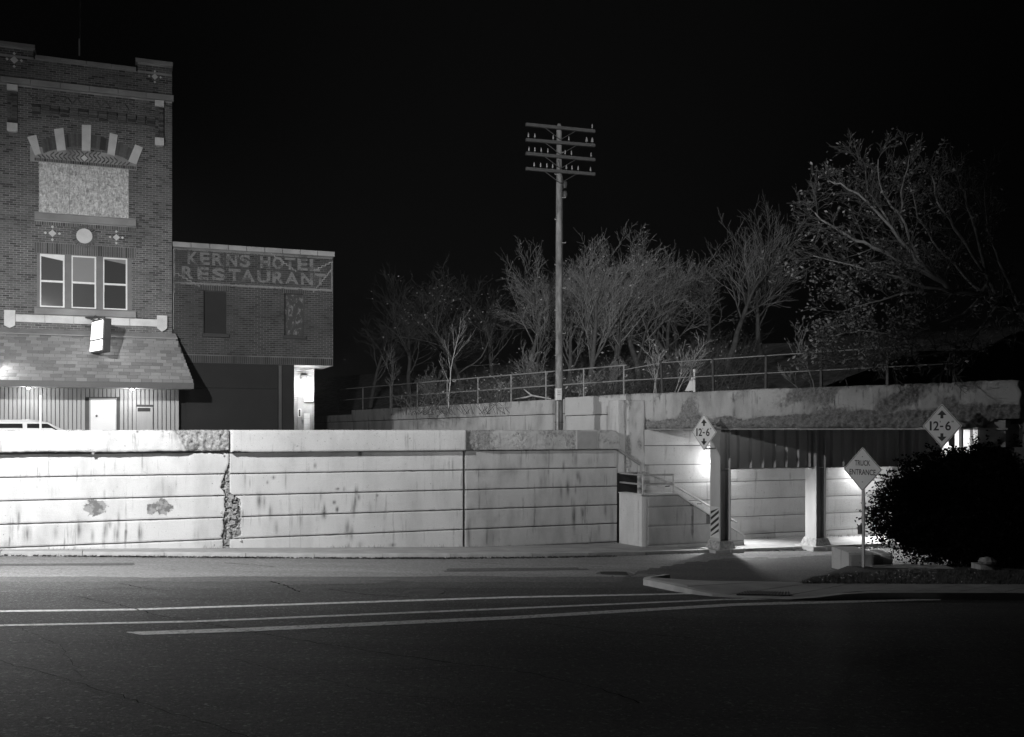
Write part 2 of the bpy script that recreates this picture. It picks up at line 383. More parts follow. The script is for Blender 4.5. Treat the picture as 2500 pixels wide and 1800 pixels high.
# road markings (crosswalk lines and stop bar), worn
def strip_px(name, rows, mat, dz):
    m = MB()
    for (a, b) in zip(rows[:-1], rows[1:]):
        n = 6
        for k in range(n):
            f0, f1 = k / n, (k + 1) / n
            def lp(f): return (a[0] + (b[0] - a[0]) * f, a[1] + (b[1] - a[1]) * f, a[2] + (b[2] - a[2]) * f)
            p, q = lp(f0), lp(f1); pts = [ground(p[0], p[2]), ground(q[0], q[2]), ground(q[0], q[1]), ground(p[0], p[1])]
            m.face([(X, Y, road_z(X, Y) + dz) for X, Y in pts])
    return m.build(name, mat, road)
strip_px('crosswalk_line', [(-160, 1493.6, 1498), (0, 1491.4, 1495.4), (331, 1487, 1491), (1250, 1457, 1461), (1688, 1448.6, 1451.6)], M['paint'], .005)
strip_px('crosswalk_line', [(-160, 1530, 1534), (0, 1526, 1530), (474, 1516.3, 1520.3), (1250, 1484.3, 1488.3), (1768, 1463, 1466), (1890, 1461.5, 1464)], M['paint'], .005)
strip_px('stop_bar', [(309, 1544, 1545), (345, 1542.8, 1551.5), (606, 1533.5, 1543), (1250, 1505, 1513), (1801, 1473.5, 1480), (2297, 1462, 1466)], M['paint'], .005)
def crack(pts, w):
    m = MB(); r = random.Random(len(pts) * 7 + int(w * 1e4)); c = []
    g = [Vector(ground(*p)) for p in pts]
    for a, b in zip(g[:-1], g[1:]):
        n = max(3, int((b - a).length / .12))
        for k in range(n): c.append(a.lerp(b, k / n) + Vector((r.uniform(-.03, .03), r.uniform(-.03, .03))))
    c.append(g[-1]); L = []
    for i, q in enumerate(c):
        d = (c[min(i + 1, len(c) - 1)] - c[max(i - 1, 0)]).normalized(); e = Vector((-d.y, d.x)) * w * r.uniform(.4, 1.3)
        L.append((q + e, q - e))
    for (a, b), (a2, b2) in zip(L[:-1], L[1:]):
        m.face([(p.x, p.y, road_z(p.x, p.y) + .0125) for p in (a, a2, b2, b)])
    return m.build('crack_seal', M['tar'], road)
crack([(170, 1455), (290, 1478), (390, 1505), (480, 1520), (620, 1545), (760, 1570), (900, 1592), (1080, 1618), (1250, 1638), (1450, 1680), (1560, 1720)], .009)
crack([(-60, 1600), (40, 1628), (130, 1650), (220, 1680), (330, 1712), (420, 1745), (520, 1775), (620, 1810)], .006)
crack([(230, 1668), (480, 1661), (700, 1650), (900, 1640), (1120, 1630)], .004)
crack([(290, 1425), (345, 1437), (420, 1446)], .012); crack([(660, 1420), (700, 1432), (730, 1447)], .016)
crack([(800, 1440), (880, 1452), (1000, 1460)], .015); crack([(550, 1376), (610, 1380), (670, 1385)], .02)
crack([(560, 1610), (640, 1630), (720, 1645), (860, 1680), (960, 1700), (1090, 1712)], .004)
crack([(1120, 1360 + 12), (1250, 1380), (1450, 1384), (1600, 1392)], .02); crack([(1000, 1448), (1080, 1446)], .03)
crack([(-80, 1505), (60, 1540), (150, 1580), (200, 1660)], .003); crack([(1300, 1520), (1500, 1545), (1700, 1560)], .01)
M['asphalt_d'] = asphalt('asphalt_patch_dark', 0.07, 0.11); M['asphalt_g'] = asphalt('asphalt_patch_grey', 0.14, 0.2)
def patch(pts, mat, sd, dz):
    r_ = random.Random(sd); o_ = []
    g_ = [Vector(ground(*q)) for q in pts]
    for a, b in zip(g_, g_[1:] + g_[:1]):
        for k in range(8): o_.append(a.lerp(b, k / 8) + Vector((r_.gauss(0, .025), r_.gauss(0, .025))))
    m = MB(); m.face([(p.x, p.y, road_z(p.x, p.y) + dz) for p in o_]); m.build('asphalt_patch', mat, road)
patch([(640, 1430), (930, 1427), (980, 1418), (700, 1419)], M['asphalt_d'], 1, 0.0098); patch([(1080, 1398), (1500, 1392), (1480, 1386), (1100, 1389)], M['asphalt_d'], 2, 0.0100)
patch([(-60, 1384), (330, 1381), (330, 1376), (-60, 1378)], M['asphalt_d'], 3, 0.0102); patch([(1540, 1410), (1980, 1403), (1990, 1398), (1560, 1402)], M['asphalt_g'], 4, 0.0104); patch([(1700, 1392), (2060, 1386), (2060, 1376), (1860, 1378)], M['asphalt_g'], 5, 0.0106)
X, Y = ground(1500, 1403); mb = MB(); mb.lathe([(.42, road_z(X, Y) + .004), (.42, road_z(X, Y) + .017), (.36, road_z(X, Y) + .018)], (X, Y, 0), 28)
for k in range(-3, 4): mb.box(X - .3, X + .3, Y + k * .09 - .015, Y + k * .09 + .015, road_z(X, Y) + .018, road_z(X, Y) + .024)
tag(mb.build('manhole_cover', M['iron'], zb=road_z(X, Y)), 'round cast iron manhole cover set in the road before the stair', 'manhole cover')
X, Y = ground(1035, 1447); mb = MB(); mb.lathe([(.36, road_z(X, Y) + .004), (.36, road_z(X, Y) + .012), (.3, road_z(X, Y) + .013)], (X, Y, 0), 24)
tag(mb.build('manhole_cover', M['iron'], zb=road_z(X, Y)), 'small flat iron utility cover beside the crosswalk line', 'manhole cover')

# far pavement along the wall: slabs and kerb stones
kpx = [(-420, 1356), (-200, 1357), (0, 1358), (300, 1360.5), (600, 1363), (850, 1364.5), (1100, 1364.5), (1300, 1363), (1500, 1360), (1650, 1356), (1760, 1352)]
kp = [Vector(ground(*q)) for q in kpx]
ku = Vector((WALL.ux, WALL.uy)); kp += [kp[-1] + ku * 3.7, kp[-1] + ku * 7.4, kp[-1] + ku * 12, kp[-1] + ku * 24]
dense = []
for a, b in zip(kp[:-1], kp[1:]):
    n = max(1, int((b - a).length / .8))
    for k in range(n): dense.append(a.lerp(b, k / n))
dense.append(kp[-1])
walk = bpy.data.objects.new('sidewalk', None); COL.objects.link(walk); walk['kind'] = 'structure'; ZB['sidewalk'] = -CAMZ * 0; walk.location = (0, 0, CAMZ)
def wall_t(P): return (P.x - WALL.ox) * WALL.nx + (P.y - WALL.oy) * WALL.ny
rr = random.Random(3)
for i in range(0, len(dense) - 2, 2):
    a, b = dense[i], dense[i + 2]; n = Vector((WALL.nx, WALL.ny))
    a2 = a - n * (wall_t(a) + .05); b2 = b - n * (wall_t(b) + .05)
    d = (b - a).normalized() * .008; h = rr.uniform(-.006, .006); inn = n * .16
    pts = [a - inn + d, b - inn - d, b2 - d, a2 + d]
    m = MB(); m.slab([(p.x, p.y) for p in pts], lambda x, y: road_z(x, y) - .05, lambda x, y: road_z(x, y) + .12 + h, rr.random()); m.build('paving_slab', M['walk'], walk)
    m = MB(); j = rr.uniform(-.012, .012); nn = n * j
    pts = [a + d + nn, b - d * 1.2 + nn, b - inn * .97 - d * 1.2, a - inn * .97 + d]; c = .03
    q = [(p.x, p.y) for p in pts]; k0 = h + rr.uniform(-.01, .012)
    m.slab(q, lambda x, y: road_z(x, y) - .05, lambda x, y: road_z(x, y) + .09 + k0)
    cc = [(pts[0] - n * c), (pts[1] - n * c), pts[2], pts[3]]
    m.slab([(p.x, p.y) for p in cc], lambda x, y: road_z(x, y) + .09 + k0 - .001, lambda x, y: road_z(x, y) + .128 + k0); m.build('kerb_stone', M['kerb'], walk)

# debris and weeds in the gutter and along the wall foot
def tuft(mb, x, y, z, n, h, sp, r):
    for _ in range(n):
        a = r.uniform(0, 6.28); dx, dy = math.cos(a), math.sin(a); px, py = x + r.uniform(-sp, sp), y + r.uniform(-sp, sp); hh = h * r.uniform(.4, 1.2); w = .008
        mb.face([(px - dy * w, py + dx * w, z), (px + dy * w, py - dx * w, z), (px + dx * hh * .6, py + dy * hh * .6, z + hh)], r.random())
rr = random.Random(11); mb = MB(); mb2 = MB()
for i in range(len(dense) - 4):
    a, b = dense[i], dense[i + 1]; n = Vector((WALL.nx, WALL.ny))
    dens = max(0, nz(i * .5, 3.3) + .35)
    for _ in range(int(230 * dens)):
        P = a.lerp(b, rr.random()) + n * abs(rr.gauss(0, .10)) + n * .01; z = road_z(P.x, P.y)
        s = rr.uniform(.02, .06); ang = rr.uniform(0, 3.14); dx, dy = math.cos(ang) * s, math.sin(ang) * s
        mb.face([(P.x - dx, P.y - dy, z + rr.uniform(.004, .05)), (P.x + dy * .6, P.y - dx * .6, z + rr.uniform(.01, .05)), (P.x + dx, P.y + dy, z + rr.uniform(.01, .06)), (P.x - dy * .6, P.y + dx * .6, z + .01)], rr.random() * .5)
    if nz(i * .9, 7.7) > -.05 and i < 46:
        P = a.lerp(b, .5); P = P - n * (wall_t(P) - .06); tuft(mb2, P.x, P.y, road_z(P.x, P.y) + .11, 40, .11, .4, rr)
        P = a.lerp(b, .5) + n * .03; tuft(mb, P.x, P.y, road_z(P.x, P.y), 14, .1, .3, rr)
o = mb.build('gutter_litter', M['litter'], kind='stuff'); tag(o, 'dry leaves and weeds lying in the gutter along the kerb', 'litter')
o = mb2.build('wall_foot_weeds', M['leaf'], kind='stuff'); tag(o, 'small weeds growing at the foot of the white wall', 'weeds')

# ------------------------------------------------------------------ retaining wall
def rough_slab(mb, s0, s1, z0, z1, yf, yb, res=.035, disp=None, spall=None, patch=None, cham=.012, stain=None):
    """slab with a fine front grid; s0/s1/z0/z1 may be functions (edge lines); disp(s,z)->outward metres"""
    f = lambda q: q if callable(q) else (lambda t: q)
    s0, s1, z0, z1 = f(s0), f(s1), f(z0), f(z1)
    zm = (z0((s0(0) + s1(0)) / 2) + z1((s0(0) + s1(0)) / 2)) / 2; sm0, sm1 = s0(zm), s1(zm)
    nx = max(2, int((sm1 - sm0) / res)); ny = max(2, int((z1(sm0) - z0(sm0)) / res))
    b = len(mb.V); sp = mb.VA.setdefault('spall', []); pa = mb.VA.setdefault('patch', []); sa = mb.VA.setdefault('stain', [])
    for j in range(ny + 1):
        for i in range(nx + 1):
            fu, fv = i / nx, j / ny; sg = sm0 + (sm1 - sm0) * fu; zz = z0(sg) + (z1(sg) - z0(sg)) * fv
            a, c = s0(zz), s1(zz); ss = a + (c - a) * fu
            d = disp(ss, zz) if disp else 0.0
            e = cham if (i in (0, nx) or j in (0, ny)) else 0.0
            mb.V.append((ss, yf - d + e, zz)); sp.append(spall(ss, zz) if spall else 0.0); pa.append(patch(ss, zz) if patch else 0.0); sa.append(stain(ss, zz) if stain else 0.0)
    st = nx + 1
    for j in range(ny):
        for i in range(nx): mb.Fc.append((b + j * st + i, b + j * st + i + 1, b + (j + 1) * st + i + 1, b + (j + 1) * st + i)); mb.T.append(.5)
    ring = [j * st + 0 for j in range(ny, 0, -1)] + [i for i in range(nx)] + [j * st + nx for j in range(ny)] + [ny * st + i for i in range(nx, 0, -1)]
    b2 = len(mb.V)
    for k in ring:
        v = mb.V[b + k]; mb.V.append((v[0], yb, v[2])); sp.append(sp[k + b]); pa.append(0.0); sa.append(0.0)
    n = len(ring)
    for k in range(n):
        k2 = (k + 1) % n; mb.Fc.append((b + ring[k], b2 + k, b2 + k2, b + ring[k2])); mb.T.append(.5)
ZJ = [0.0, -.62, -1.225, -1.83, -2.435, -3.04, -3.645, -4.25, -4.85]
s_l, s_a, s_b, s_c = -5.0, WALL.s(560), WALL.s(1133), WALL.s(1507)
GAP = .018
def fine(s, z): return .006 * nz(s * 1.3, z * 1.3, 5) + .002 * nz(s * 9, z * 9, 2)

def jl(k): return lambda s: ZJ[k] + GAP + .006 * nz(s * .8, k) + .028 * max(0, nz(s * 2.1, k * 3.3) - .38) + .004 * nz(s * 11, k)
def ju(k): return lambda s: ZJ[k] - GAP + .006 * nz(s * .8, k) - .028 * max(0, nz(s * 2.4, k * 5.1) - .40) + .004 * nz(s * 12, k + 9)
def drips(lst):
    L = [(WALL.pt(x, y), w, hh, a) for x, y, w, hh, a in lst]
    def f(s, z):
        v = 0.0
        for (c, w, hh, a) in L:
            dx = (s - c[0]) / w; dz = (z - c[1]) / hh
            if abs(dx) < 2.5 and abs(dz) < 2.5: v = max(v, a * math.exp(-dx * dx - dz * dz))
        return v
    return f
st1 = drips([(66, 1303, .09, .22, .75), (45, 1255, .06, .25, .5), (193, 1290, .05, .26, .9), (226, 1310, .04, .2, .6), (258, 1295, .05, .24, 1), (268, 1280, .04, .12, .8), (284, 1303, .06, .22, .9), (290, 1270, .04, .2, .7), (342, 1302, .05, .2, 1), (342, 1288, .03, .14, .7), (136, 1300, .05, .16, .5), (398, 1190, .04, .3, .35), (415, 1200, .09, .2, .3), (560, 1330, .2, .1, .4), (20, 1330, .25, .1, .4), (480, 1310, .1, .2, .3), (130, 1200, .25, .2, .2)])
st2 = drips([(633, 1221, .07, .24, .9), (645, 1225, .04, .2, .6), (660, 1250, .05, .2, .7), (674, 1290, .05, .18, .7), (712, 1270, .03, .25, .5), (791, 1255, .07, .14, 1), (792, 1243, .03, .16, .9), (863, 1240, .06, .24, .8), (868, 1225, .05, .2, .8), (848, 1292, .06, .22, 1), (858, 1302, .06, .2, .9), (870, 1200, .05, .14, .9), (876, 1214, .04, .1, 1), (816, 1227, .04, .05, 1.6), (823, 1244, .035, .07, 1.6), (879, 1108, .06, .07, 1.6), (769, 1137, .04, .07, .8), (783, 1212, .03, .14, .6), (668, 1166, .05, .05, .9), (653, 1178, .03, .05, .8), (824, 1194, .05, .03, 1.2), (840, 1195, .03, .07, .8), (921, 1210, .03, .03, 1.3), (598, 1170, .03, .2, .6), (697, 1170, .02, .25, .6), (880, 1330, .1, .1, .4), (850, 1335, .06, .12, .5), (610, 1180, .02, .12, .6), (958, 1331, .1, .05, .9), (1080, 1200, .3, .3, .15)])
st3 = drips([(1387, 1190, .07, .3, 1), (1401, 1262, .06, .42, 1), (1376, 1140, .04, .16, .7), (1407, 1118, .04, .22, .7), (1411, 1162, .05, .14, 1), (1416, 1172, .03, .14, .8), (1370, 1200, .04, .18, .7), (1405, 1196, .03, .14, .8), (1397, 1225, .04, .16, .6), (1340, 1120, .2, .2, .4), (1426, 1250, .05, .2, .4), (1478, 1245, .05, .2, .6), (1462, 1290, .04, .16, .5), (1495, 1270, .08, .6, .5), (1250, 1150, .3, .12, .35), (1440, 1128, .14, .16, .4), (1270, 1130, .08, .2, .5), (1290, 1160, .05, .25, .4), (1180, 1150, .2, .2, .3), (1145, 1300, .06, .5, .6), (1480, 1330, .3, .1, .7), (1320, 1175, .05, .2, .3)])
stc = drips([(1232, 1068, .5, .08, .3), (1150, 1075, .2, .2, .4), (1495, 1085, .1, .2, .4)])
# section 1
w1 = thing('retaining_wall', 'long bright white wall section with ragged coping and crumbling end joint', 'wall', WALL, -3.4)
def e1(z):   # ragged right end of section 1 (metres lost)
    k = max(0, min(1, (-.9 - z) / .35)); return k * (.16 + .13 * nz(z * 3.1, 1.7) + .05 * nz(z * 11, 4.2)) + .012
def e2(z):
    k = max(0, min(1, (-1.75 - z) / .2)) * max(0, min(1, (z + 3.05) / .08)); return k * (.30 + .05 * nz(z * 5, 9.1) + .025 * nz(z * 16, 2.2)) + .012
def s1end(z): return s_a - e1(z)
def coarse(s, z, a): return a * (abs(nz(s * 5, z * 5, 1)) * 1.0 + .6 * nz(s * 13, z * 13, 8) + .3 * nz(s * 31, z * 31, 3))
xs_sp = WALL.s(425)
def cop1_d(s, z):
    k = max(0, min(1, (s - xs_sp - .55 * (-.3 - z)) / .35)); top = max(0, (z + .12) / .12)
    lowr = max(0, (-.5 - z) / .12) * max(0, .5 + nz(s * 1.1, 4))
    return .03 * nz(s * .9, z * 3, 2) + .012 * nz(s * 6, z * 12, 4) - .07 * top ** 2 - k * (.07 + coarse(s, z, .12)) - .05 * lowr + fine(s, z)
def cop1_sp(s, z):
    k = max(0, min(1, (s - xs_sp - .55 * (-.3 - z)) / .3)); return max(k, .55 * max(0, (z + .1) / .1) + .25 * nz(s * 2, z * 6))
def cop1_z0(s):
    bite = max(0, nz(s * .55, 3.1) + .15) * .09 + .03 * abs(nz(s * 4, 1)) + .012 * abs(nz(s * 13, 6))
    return -.62 + bite + .03
mb = MB(); rough_slab(mb, s_l, s_a - .02, cop1_z0, lambda s: 0.0 + .012 * nz(s * 1.5, 9), -.25, .34, .04, cop1_d, cop1_sp); mb.build('coping', M['wall1'], w1, smooth=True)
pp = [WALL.pt(232, 1240), WALL.pt(400, 1238), WALL.pt(372, 1242)]
def patch1(s, z):
    v = 0
    for (c, w, h) in ((pp[0], .34, .24), (pp[1], .24, .24), ((pp[2][0], pp[2][1]), .16, .2)):
        v = max(v, 1 - math.sqrt(((s - c[0]) / w) ** 2 + ((z - c[1]) / h) ** 2) * .55)
    return max(0, v)
def spall1(s, z):   # bare band right under the coping
    t = max(0, 1 - abs(z + .66 + .03 * nz(s * 2, 1)) / .05) * .0
    return max(t, max(0, 1 - (s1end(z) - s) / .05) * (.5 if z < -.9 else 0))
for k in range(1, 7):
    mb = MB(); rough_slab(mb, s_l, s1end, jl(k + 1), ju(k), 0.0, .3, .034, fine, spall1, patch1 if k in (3,) else None, .012, st1); mb.build('wall_course', M['wall1'], w1, smooth=False)
mb = MB(); mb.box(s_l, s_a - .4, .045, .32, -4.7, -.03); mb.build('wall_core', M['joint'], w1)
# rubble filling the broken joint
mb = MB(); rough_slab(mb, s_a - .42, s_a + .45, -3.75, -.62, .13, .33, .028, lambda s, z: coarse(s, z, .16) + .05 * nz(s * 2, z * 2), lambda s, z: 1.0); mb.build('crumbled_joint', M['wall1'], w1)
rr = random.Random(5)
for k in range(34):
    z = rr.uniform(-3.5, -1.3) if k < 26 else rr.uniform(-.62, -.55); s = s_a - e1(z) * rr.random() + e2(z) * rr.random() if k < 26 else rr.uniform(s_l + 3, s_a - .2)
    m = MB(); r0 = rr.uniform(.03, .085) if k < 26 else rr.uniform(.03, .05); y0 = rr.uniform(.02, .09) if k < 26 else rr.uniform(-.2, -.15)
    P = [Vector((rr.gauss(0, 1), rr.gauss(0, 1), rr.gauss(0, 1))).normalized() * r0 * rr.uniform(.7, 1.1) for _ in range(8)]
    cor = [(-1, -1, -1), (1, -1, -1), (1, 1, -1), (-1, 1, -1), (-1, -1, 1), (1, -1, 1), (1, 1, 1), (-1, 1, 1)]
    m.hexa([(s + c[0] * r0 * rr.uniform(.5, 1), y0 + c[1] * r0 * rr.uniform(.4, .9), z + c[2] * r0 * rr.uniform(.5, 1)) for c in cor]); m.build('concrete_chunk', M['rubble'], w1)
# section 2
w2 = thing('retaining_wall', 'smooth white wall section with straight square coping and rust drips', 'wall', WALL, -3.6)
def s2start(z): return s_a + e2(z)
mb = MB(); rough_slab(mb, s_a + .015, s_b - .01, lambda s: -.62 + .05 * max(0, 1 - abs(s - s_a - .25) / .3) * (.6 + nz(s * 9, 2)), 0.0, -.25, .34, .045, lambda s, z: fine(s, z) - .02 * max(0, (z + .04) / .04) - .03 * max(0, (.05 - (s - s_a)) / .05), lambda s, z: .35 * max(0, (z + .06) / .06)); mb.build('coping', M['wall2'], w2, smooth=True)
for k in range(1, 7):
    mb = MB(); rough_slab(mb, s2start, s_b - .03, jl(k + 1), ju(k), 0.0, .3, .032, fine, None, None, .012, st2); mb.build('wall_course', M['wall2'], w2)
mb = MB(); mb.box(s_a + .42, s_b - .02, .045, .32, -4.7, -.03); mb.build('wall_core', M['joint'], w2)
# section 3
w3 = thing('retaining_wall', 'greyer weathered wall section with pitted coping rounded at its end', 'wall', WALL, -3.8)
sp_a, sp_b = WALL.s(1400), WALL.s(1451)
def cop3_d(s, z):
    patch = sp_a < s < sp_b
    if patch: return -.01
    L = max(0, 1 - (s - s_b) / .75); low = max(0, (-.38 - z) / .2)
    return fine(s, z) + .018 * nz(s * 3, z * 11, 6) + .012 * nz(s * 14, z * 24, 1) - .02 - L * (.10 + coarse(s, z, .12)) * (.45 + low) - .03 * max(0, (z + .06) / .06)
def cop3_sp(s, z):
    if sp_a < s < sp_b: return 0.0
    return .40 + .35 * max(0, 1 - (s - s_b) / 1.2) + .25 * nz(s * 1.7, z * 4)
def cop3_top(s):
    d = s - (s_c - .32); return -.0 - (0 if d < 0 else .32 - math.sqrt(max(0, .32 ** 2 - d * d)))
mb = MB(); rough_slab(mb, s_b + .03, s_c, -.62, cop3_top, -.23, .34, .035, cop3_d, cop3_sp); mb.build('coping', M['wall3'], w3, smooth=True)
mb = MB(); mb.box(sp_a + .02, sp_b - .02, -.255, -.2, -.60, -.04); mb.build('plaster_patch', M['plaster'], w3)
for k in range(1, 7):
    mb = MB(); rough_slab(mb, lambda z: s_b + .04 + .03 * max(0, nz(z * 2.5, 8)), s_c - .005, jl(k + 1), ju(k), 0.0, .3, .032, lambda s, z: fine(s, z) + .012 * nz(s * 4, z * 4, 3) * max(0, 1 - (s - s_b) / 2.2),
        lambda s, z: .25 * max(0, 1 - (s - s_b) / .35) + (.3 * max(0, nz(s * 1.1, z * 1.4, 4)) if k < 3 else 0), None, .012, st3); mb.build('wall_course', M['wall3'], w3)
mb = MB(); mb.box(s_b + .02, s_c - .02, .045, .32, -4.7, -.03); mb.build('wall_core', M['joint'], w3)
# ------------------------------------------------------------------ abutment wall under the bridge (same plane) with stair
ab = thing('abutment_wall', 'white coursed concrete abutment wall lit beneath the bridge', 'wall', WALL, -4.0)
s_o0, s_o1 = s_c + .03, WALL.s(1560); s_end = WALL.s(2560)
AJ = [1.02, .02, -.52, -1.16, -1.77, -2.38, -2.99, -3.6, -4.2]
s_crk = WALL.s(1531)
cuts = [WALL.s(1575), WALL.s(2018), s_end]
for k in range(len(AJ) - 1):
    z1_, z0_ = AJ[k] - (.012 if k else 0), AJ[k + 1] + .012
    if k == 0: continue
    for a, b in zip(cuts[:-1], cuts[1:]):
        mb = MB(); rough_slab(mb, a + .01, b - .01, z0_, z1_, .02, .3, .09, lambda s, z: fine(s, z), None, None); mb.build('wall_course', M['abut'], ab)
mb = MB(); mb.box(WALL.s(1575), s_end, .06, .4, -4.4, .02); mb.build('wall_core', M['joint'], ab)
# corner buttress between retaining wall and bridge, with the black stair passage below
def but_d(s, z): return .05 * nz(s * 1.3, z * 1.1, 7) + .02 * nz(s * 5, z * 4, 3) - .10 * max(0, 1 - abs(s - s_crk) / .06) - .06 * max(0, 1 - math.hypot((s - WALL.s(1562)) / .28, (z + .55) / .45))
def but_sp(s, z): return .5 * max(0, 1 - abs(s - s_crk - .1) / .25) + .9 * max(0, 1 - math.hypot((s - WALL.s(1566)) / .22, (z + .5) / .45)) + .35 * nz(s * 1.5, z * 1.5)
zt = WALL.pt(1535, 1155)[1]
mb = MB(); rough_slab(mb, s_o0, WALL.s(1575) + .02, zt, .98, .05, .7, .04, but_d, but_sp, None); mb.build('buttress', M['abut'], ab, smooth=True)
mb = MB(); rough_slab(mb, s_o1, WALL.s(1575) + .03, -4.2, zt - .01, .06, 1.2, .06, fine, but_sp); mb.build('passage_jamb', M['abut'], ab)
mb = MB(); mb.box(s_o0 - 2.5, s_o1 + .02, 1.3, 1.5, -4.4, zt + .3); mb.box(s_o0 - 2.5, s_o1 + .02, .35, 1.3, zt, zt + .2); mb.build('passage_back', M['joint'], ab)
mb = MB(); mb.box(s_o0 - .01, s_o1 + .01, .12, .16, -4.2, zt - .004); mb.build('passage_shade_panel', M['black'], ab)  # black sheet standing in for the deep shade inside the open passage

st = thing('stairway', 'white walled stair climbing from the underpass walk beside the abutment', 'stairs', WALL, -3.8)
TF = 1.5; zp = -2.05; s0 = s_c + .06
gz = -3.95
mb = MB(); rough_slab(mb, s0, s0 + .22, -4.1, zp, -TF, -TF + .24, .06, fine); 
mb.box(s0, s0 + .22, -TF + .2, -.02, -4.1, zp); mb.box(s0 - .03, s0 + .25, -TF - .03, -.02, zp, zp + .03); 
mb.VA = {}; mb.build('end_wall', M['wall2'], st)
sA, sB, sE = WALL.s(1655, TF), WALL.s(1672, TF), WALL.s(1817, TF); zE = WALL.pt(1817, 1310, TF)[1]; zB = WALL.pt(1672, 1222, TF)[1]
def par_top(s):
    if s < sA: return zp
    if s < sB: return zp + (zB - zp) * (s - sA) / (sB - sA)
    return zB + (zE - zB) * (s - sB) / (sE - sB)
zz = [zp, -2.42, -3.02, -3.62, -4.2]
for a, b in zip(zz[:-1], zz[1:]):
    send = sE
    for q in range(200):
        if par_top(send) >= a - .02: break
        send -= (sE - sA) / 200
    mb = MB(); rough_slab(mb, s0 + .2, sE if b < zE else send + 0.45 * (b < zB), b + .008, lambda s: min(a - .008, par_top(s)), -TF, -TF + .22, .05, fine, None, None)
    mb.build('parapet_course', M['wall3'], st)
mb = MB(); pts = [(s0 + .2, -4.2), (sE, -4.2), (sE, zE - .03), (sB, zB - .03), (sA, zp - .03), (s0 + .2, zp - .03)]; mb.prism(pts, -TF + .03, -TF + .21); mb.build('parapet_core', M['joint'], st)
mb = MB(); pts = [(s0 - .02, zp), (sA, zp), (sB, zB), (sE + .02, zE), (sE + .02, zE + .05), (sB + .02, zB + .05), (sA + .02, zp + .05), (s0 - .02, zp + .05)]; mb.prism(pts, -TF - .03, -TF + .24); mb.build('parapet_cap', M['wall2'], st)
zl = zp - .85; n = 6; step = (sE - sA) / n
mb = MB(); mb.box(s0 + .2, sA, -TF + .2, 0, -4.2, zl); mb.build('landing', M['walk'], st)
for k in range(n):
    mb = MB(); mb.box(sA + k * step, sA + (k + 1) * step, -TF + .2, 0, -4.2, max(-3.75, zl - .17 * (k + 1))); mb.build('step', M['walk'], st)
for k in range(7):
    mb = MB(); mb.box(s_o0 - .3 * (k + 1) + .4, s_o0 - .3 * k + .4, .36, 1.28, -4.2, zl + .17 * (k + 1)); mb.build('step', M['walk'], st)
# stair railings
ra = thing('stair_railing', 'pipe railing around the stair landing with a sloping bright handrail', 'railing', WALL, zp)
sp_ = s0 + .1
zr1, zr2 = WALL.pt(1563, 1161, TF)[1], WALL.pt(1563, 1184, TF)[1]
mb = MB(); mb.tube([(sp_, -TF + .1, zp), (sp_, -TF + .1, zr1)], .032); mb.build('post', M['metal_l'], ra)
sR = WALL.s(1648, TF)
mb = MB(); mb.tube([(sR, -TF + .1, zp), (sR, -TF + .1, zr1)], .032); mb.build('post', M['metal_l'], ra)
for zq in (zr1, zr2):
    mb = MB(); mb.tube([(sp_, -.1 + .2, zq + .0), (sp_, -TF + .1, zq)], .03); mb.build('rail', M['metal_l'], ra)
    mb = MB(); mb.tube([(sp_, -TF + .1, zq), (sR, -TF + .1, zq)], .03); mb.build('rail', M['metal_l'], ra)
a = WALL.pt(1578, 1154, .25); b = WALL.pt(1648, 1187, .25); c = WALL.pt(1800, 1276, .25)
mb = MB(); mb.tube([(a[0] - .1, -.25, a[1]), (a[0], -.25, a[1]), (b[0], -.25, b[1]), (c[0], -.25, c[1])], .035); mb.build('handrail', M['metal_l'], ra)
for k in (.25, .6, .95):
    s = a[0] + (c[0] - a[0]) * k; z = a[1] + (c[1] - a[1]) * k; mb = MB(); mb.tube([(s, .06, z - .05), (s, -.25, z - .02)], .015); mb.build('bracket', M['metal_d'], ra)
a = WALL.pt(1507, 1096, .12); b = WALL.pt(1564, 1135, .12)
mb = MB(); mb.tube([(a[0] - .2, -.12, a[1] + .13), (b[0], -.12, b[1])], .04); mb.build('handrail', M['rail'], ra)
mb = MB(); mb.tube([(b[0], -.12, b[1] + .08), (b[0], -.12, zl)], .035); mb.build('post', M['rail'], ra)

# ------------------------------------------------------------------ railway wall and bridge
rw = thing('railway_wall', 'low grey streaked concrete wall carrying the railway embankment and railing', 'wall', RAIL, -1.3)
sL = -30.0; sj = [-30, -24, RAIL.s(860), RAIL.s(1018), RAIL.s(1245), RAIL.s(1381), RAIL.s(1531)]
def topz(s): return 1.16 + min(0, s) * .013
for i, (a, b) in enumerate(zip(sj[:-1], sj[1:])):
    last = i == len(sj) - 2; zj = .52 if not last else .60; sink = [0, -.2, 0, 0, 0, .05][i]
    mt = M['fascia'] if not last else M['abut']
    mb = MB(); rough_slab(mb, a + .01, b - .012, lambda s: topz(s) - zj, lambda s: topz(s) + sink * 1.0 + .01 * nz(s, 2), -.06, .36, .07, lambda s, z: fine(s, z) + .008 * nz(s * 3, z * 3), lambda s, z: .45 * max(0, nz(s * .9, z * 1.2, 2)) + .3 * max(0, (z - topz(s) + .1) / .1)); mb.build('wall_cap', mt, rw)
    mb = MB(); rough_slab(mb, a + .01, b - .012, -1.5, lambda s: topz(s) - zj - .025, .0, .36, .08, fine, lambda s, z: .4 * max(0, nz(s * 1.3, z * .9, 5))); mb.build('wall_course', mt, rw)
mb = MB(); mb.box(sL, RAIL.s(1530), .05, .3, -1.4, .4); mb.build('wall_core', M['joint'], rw)

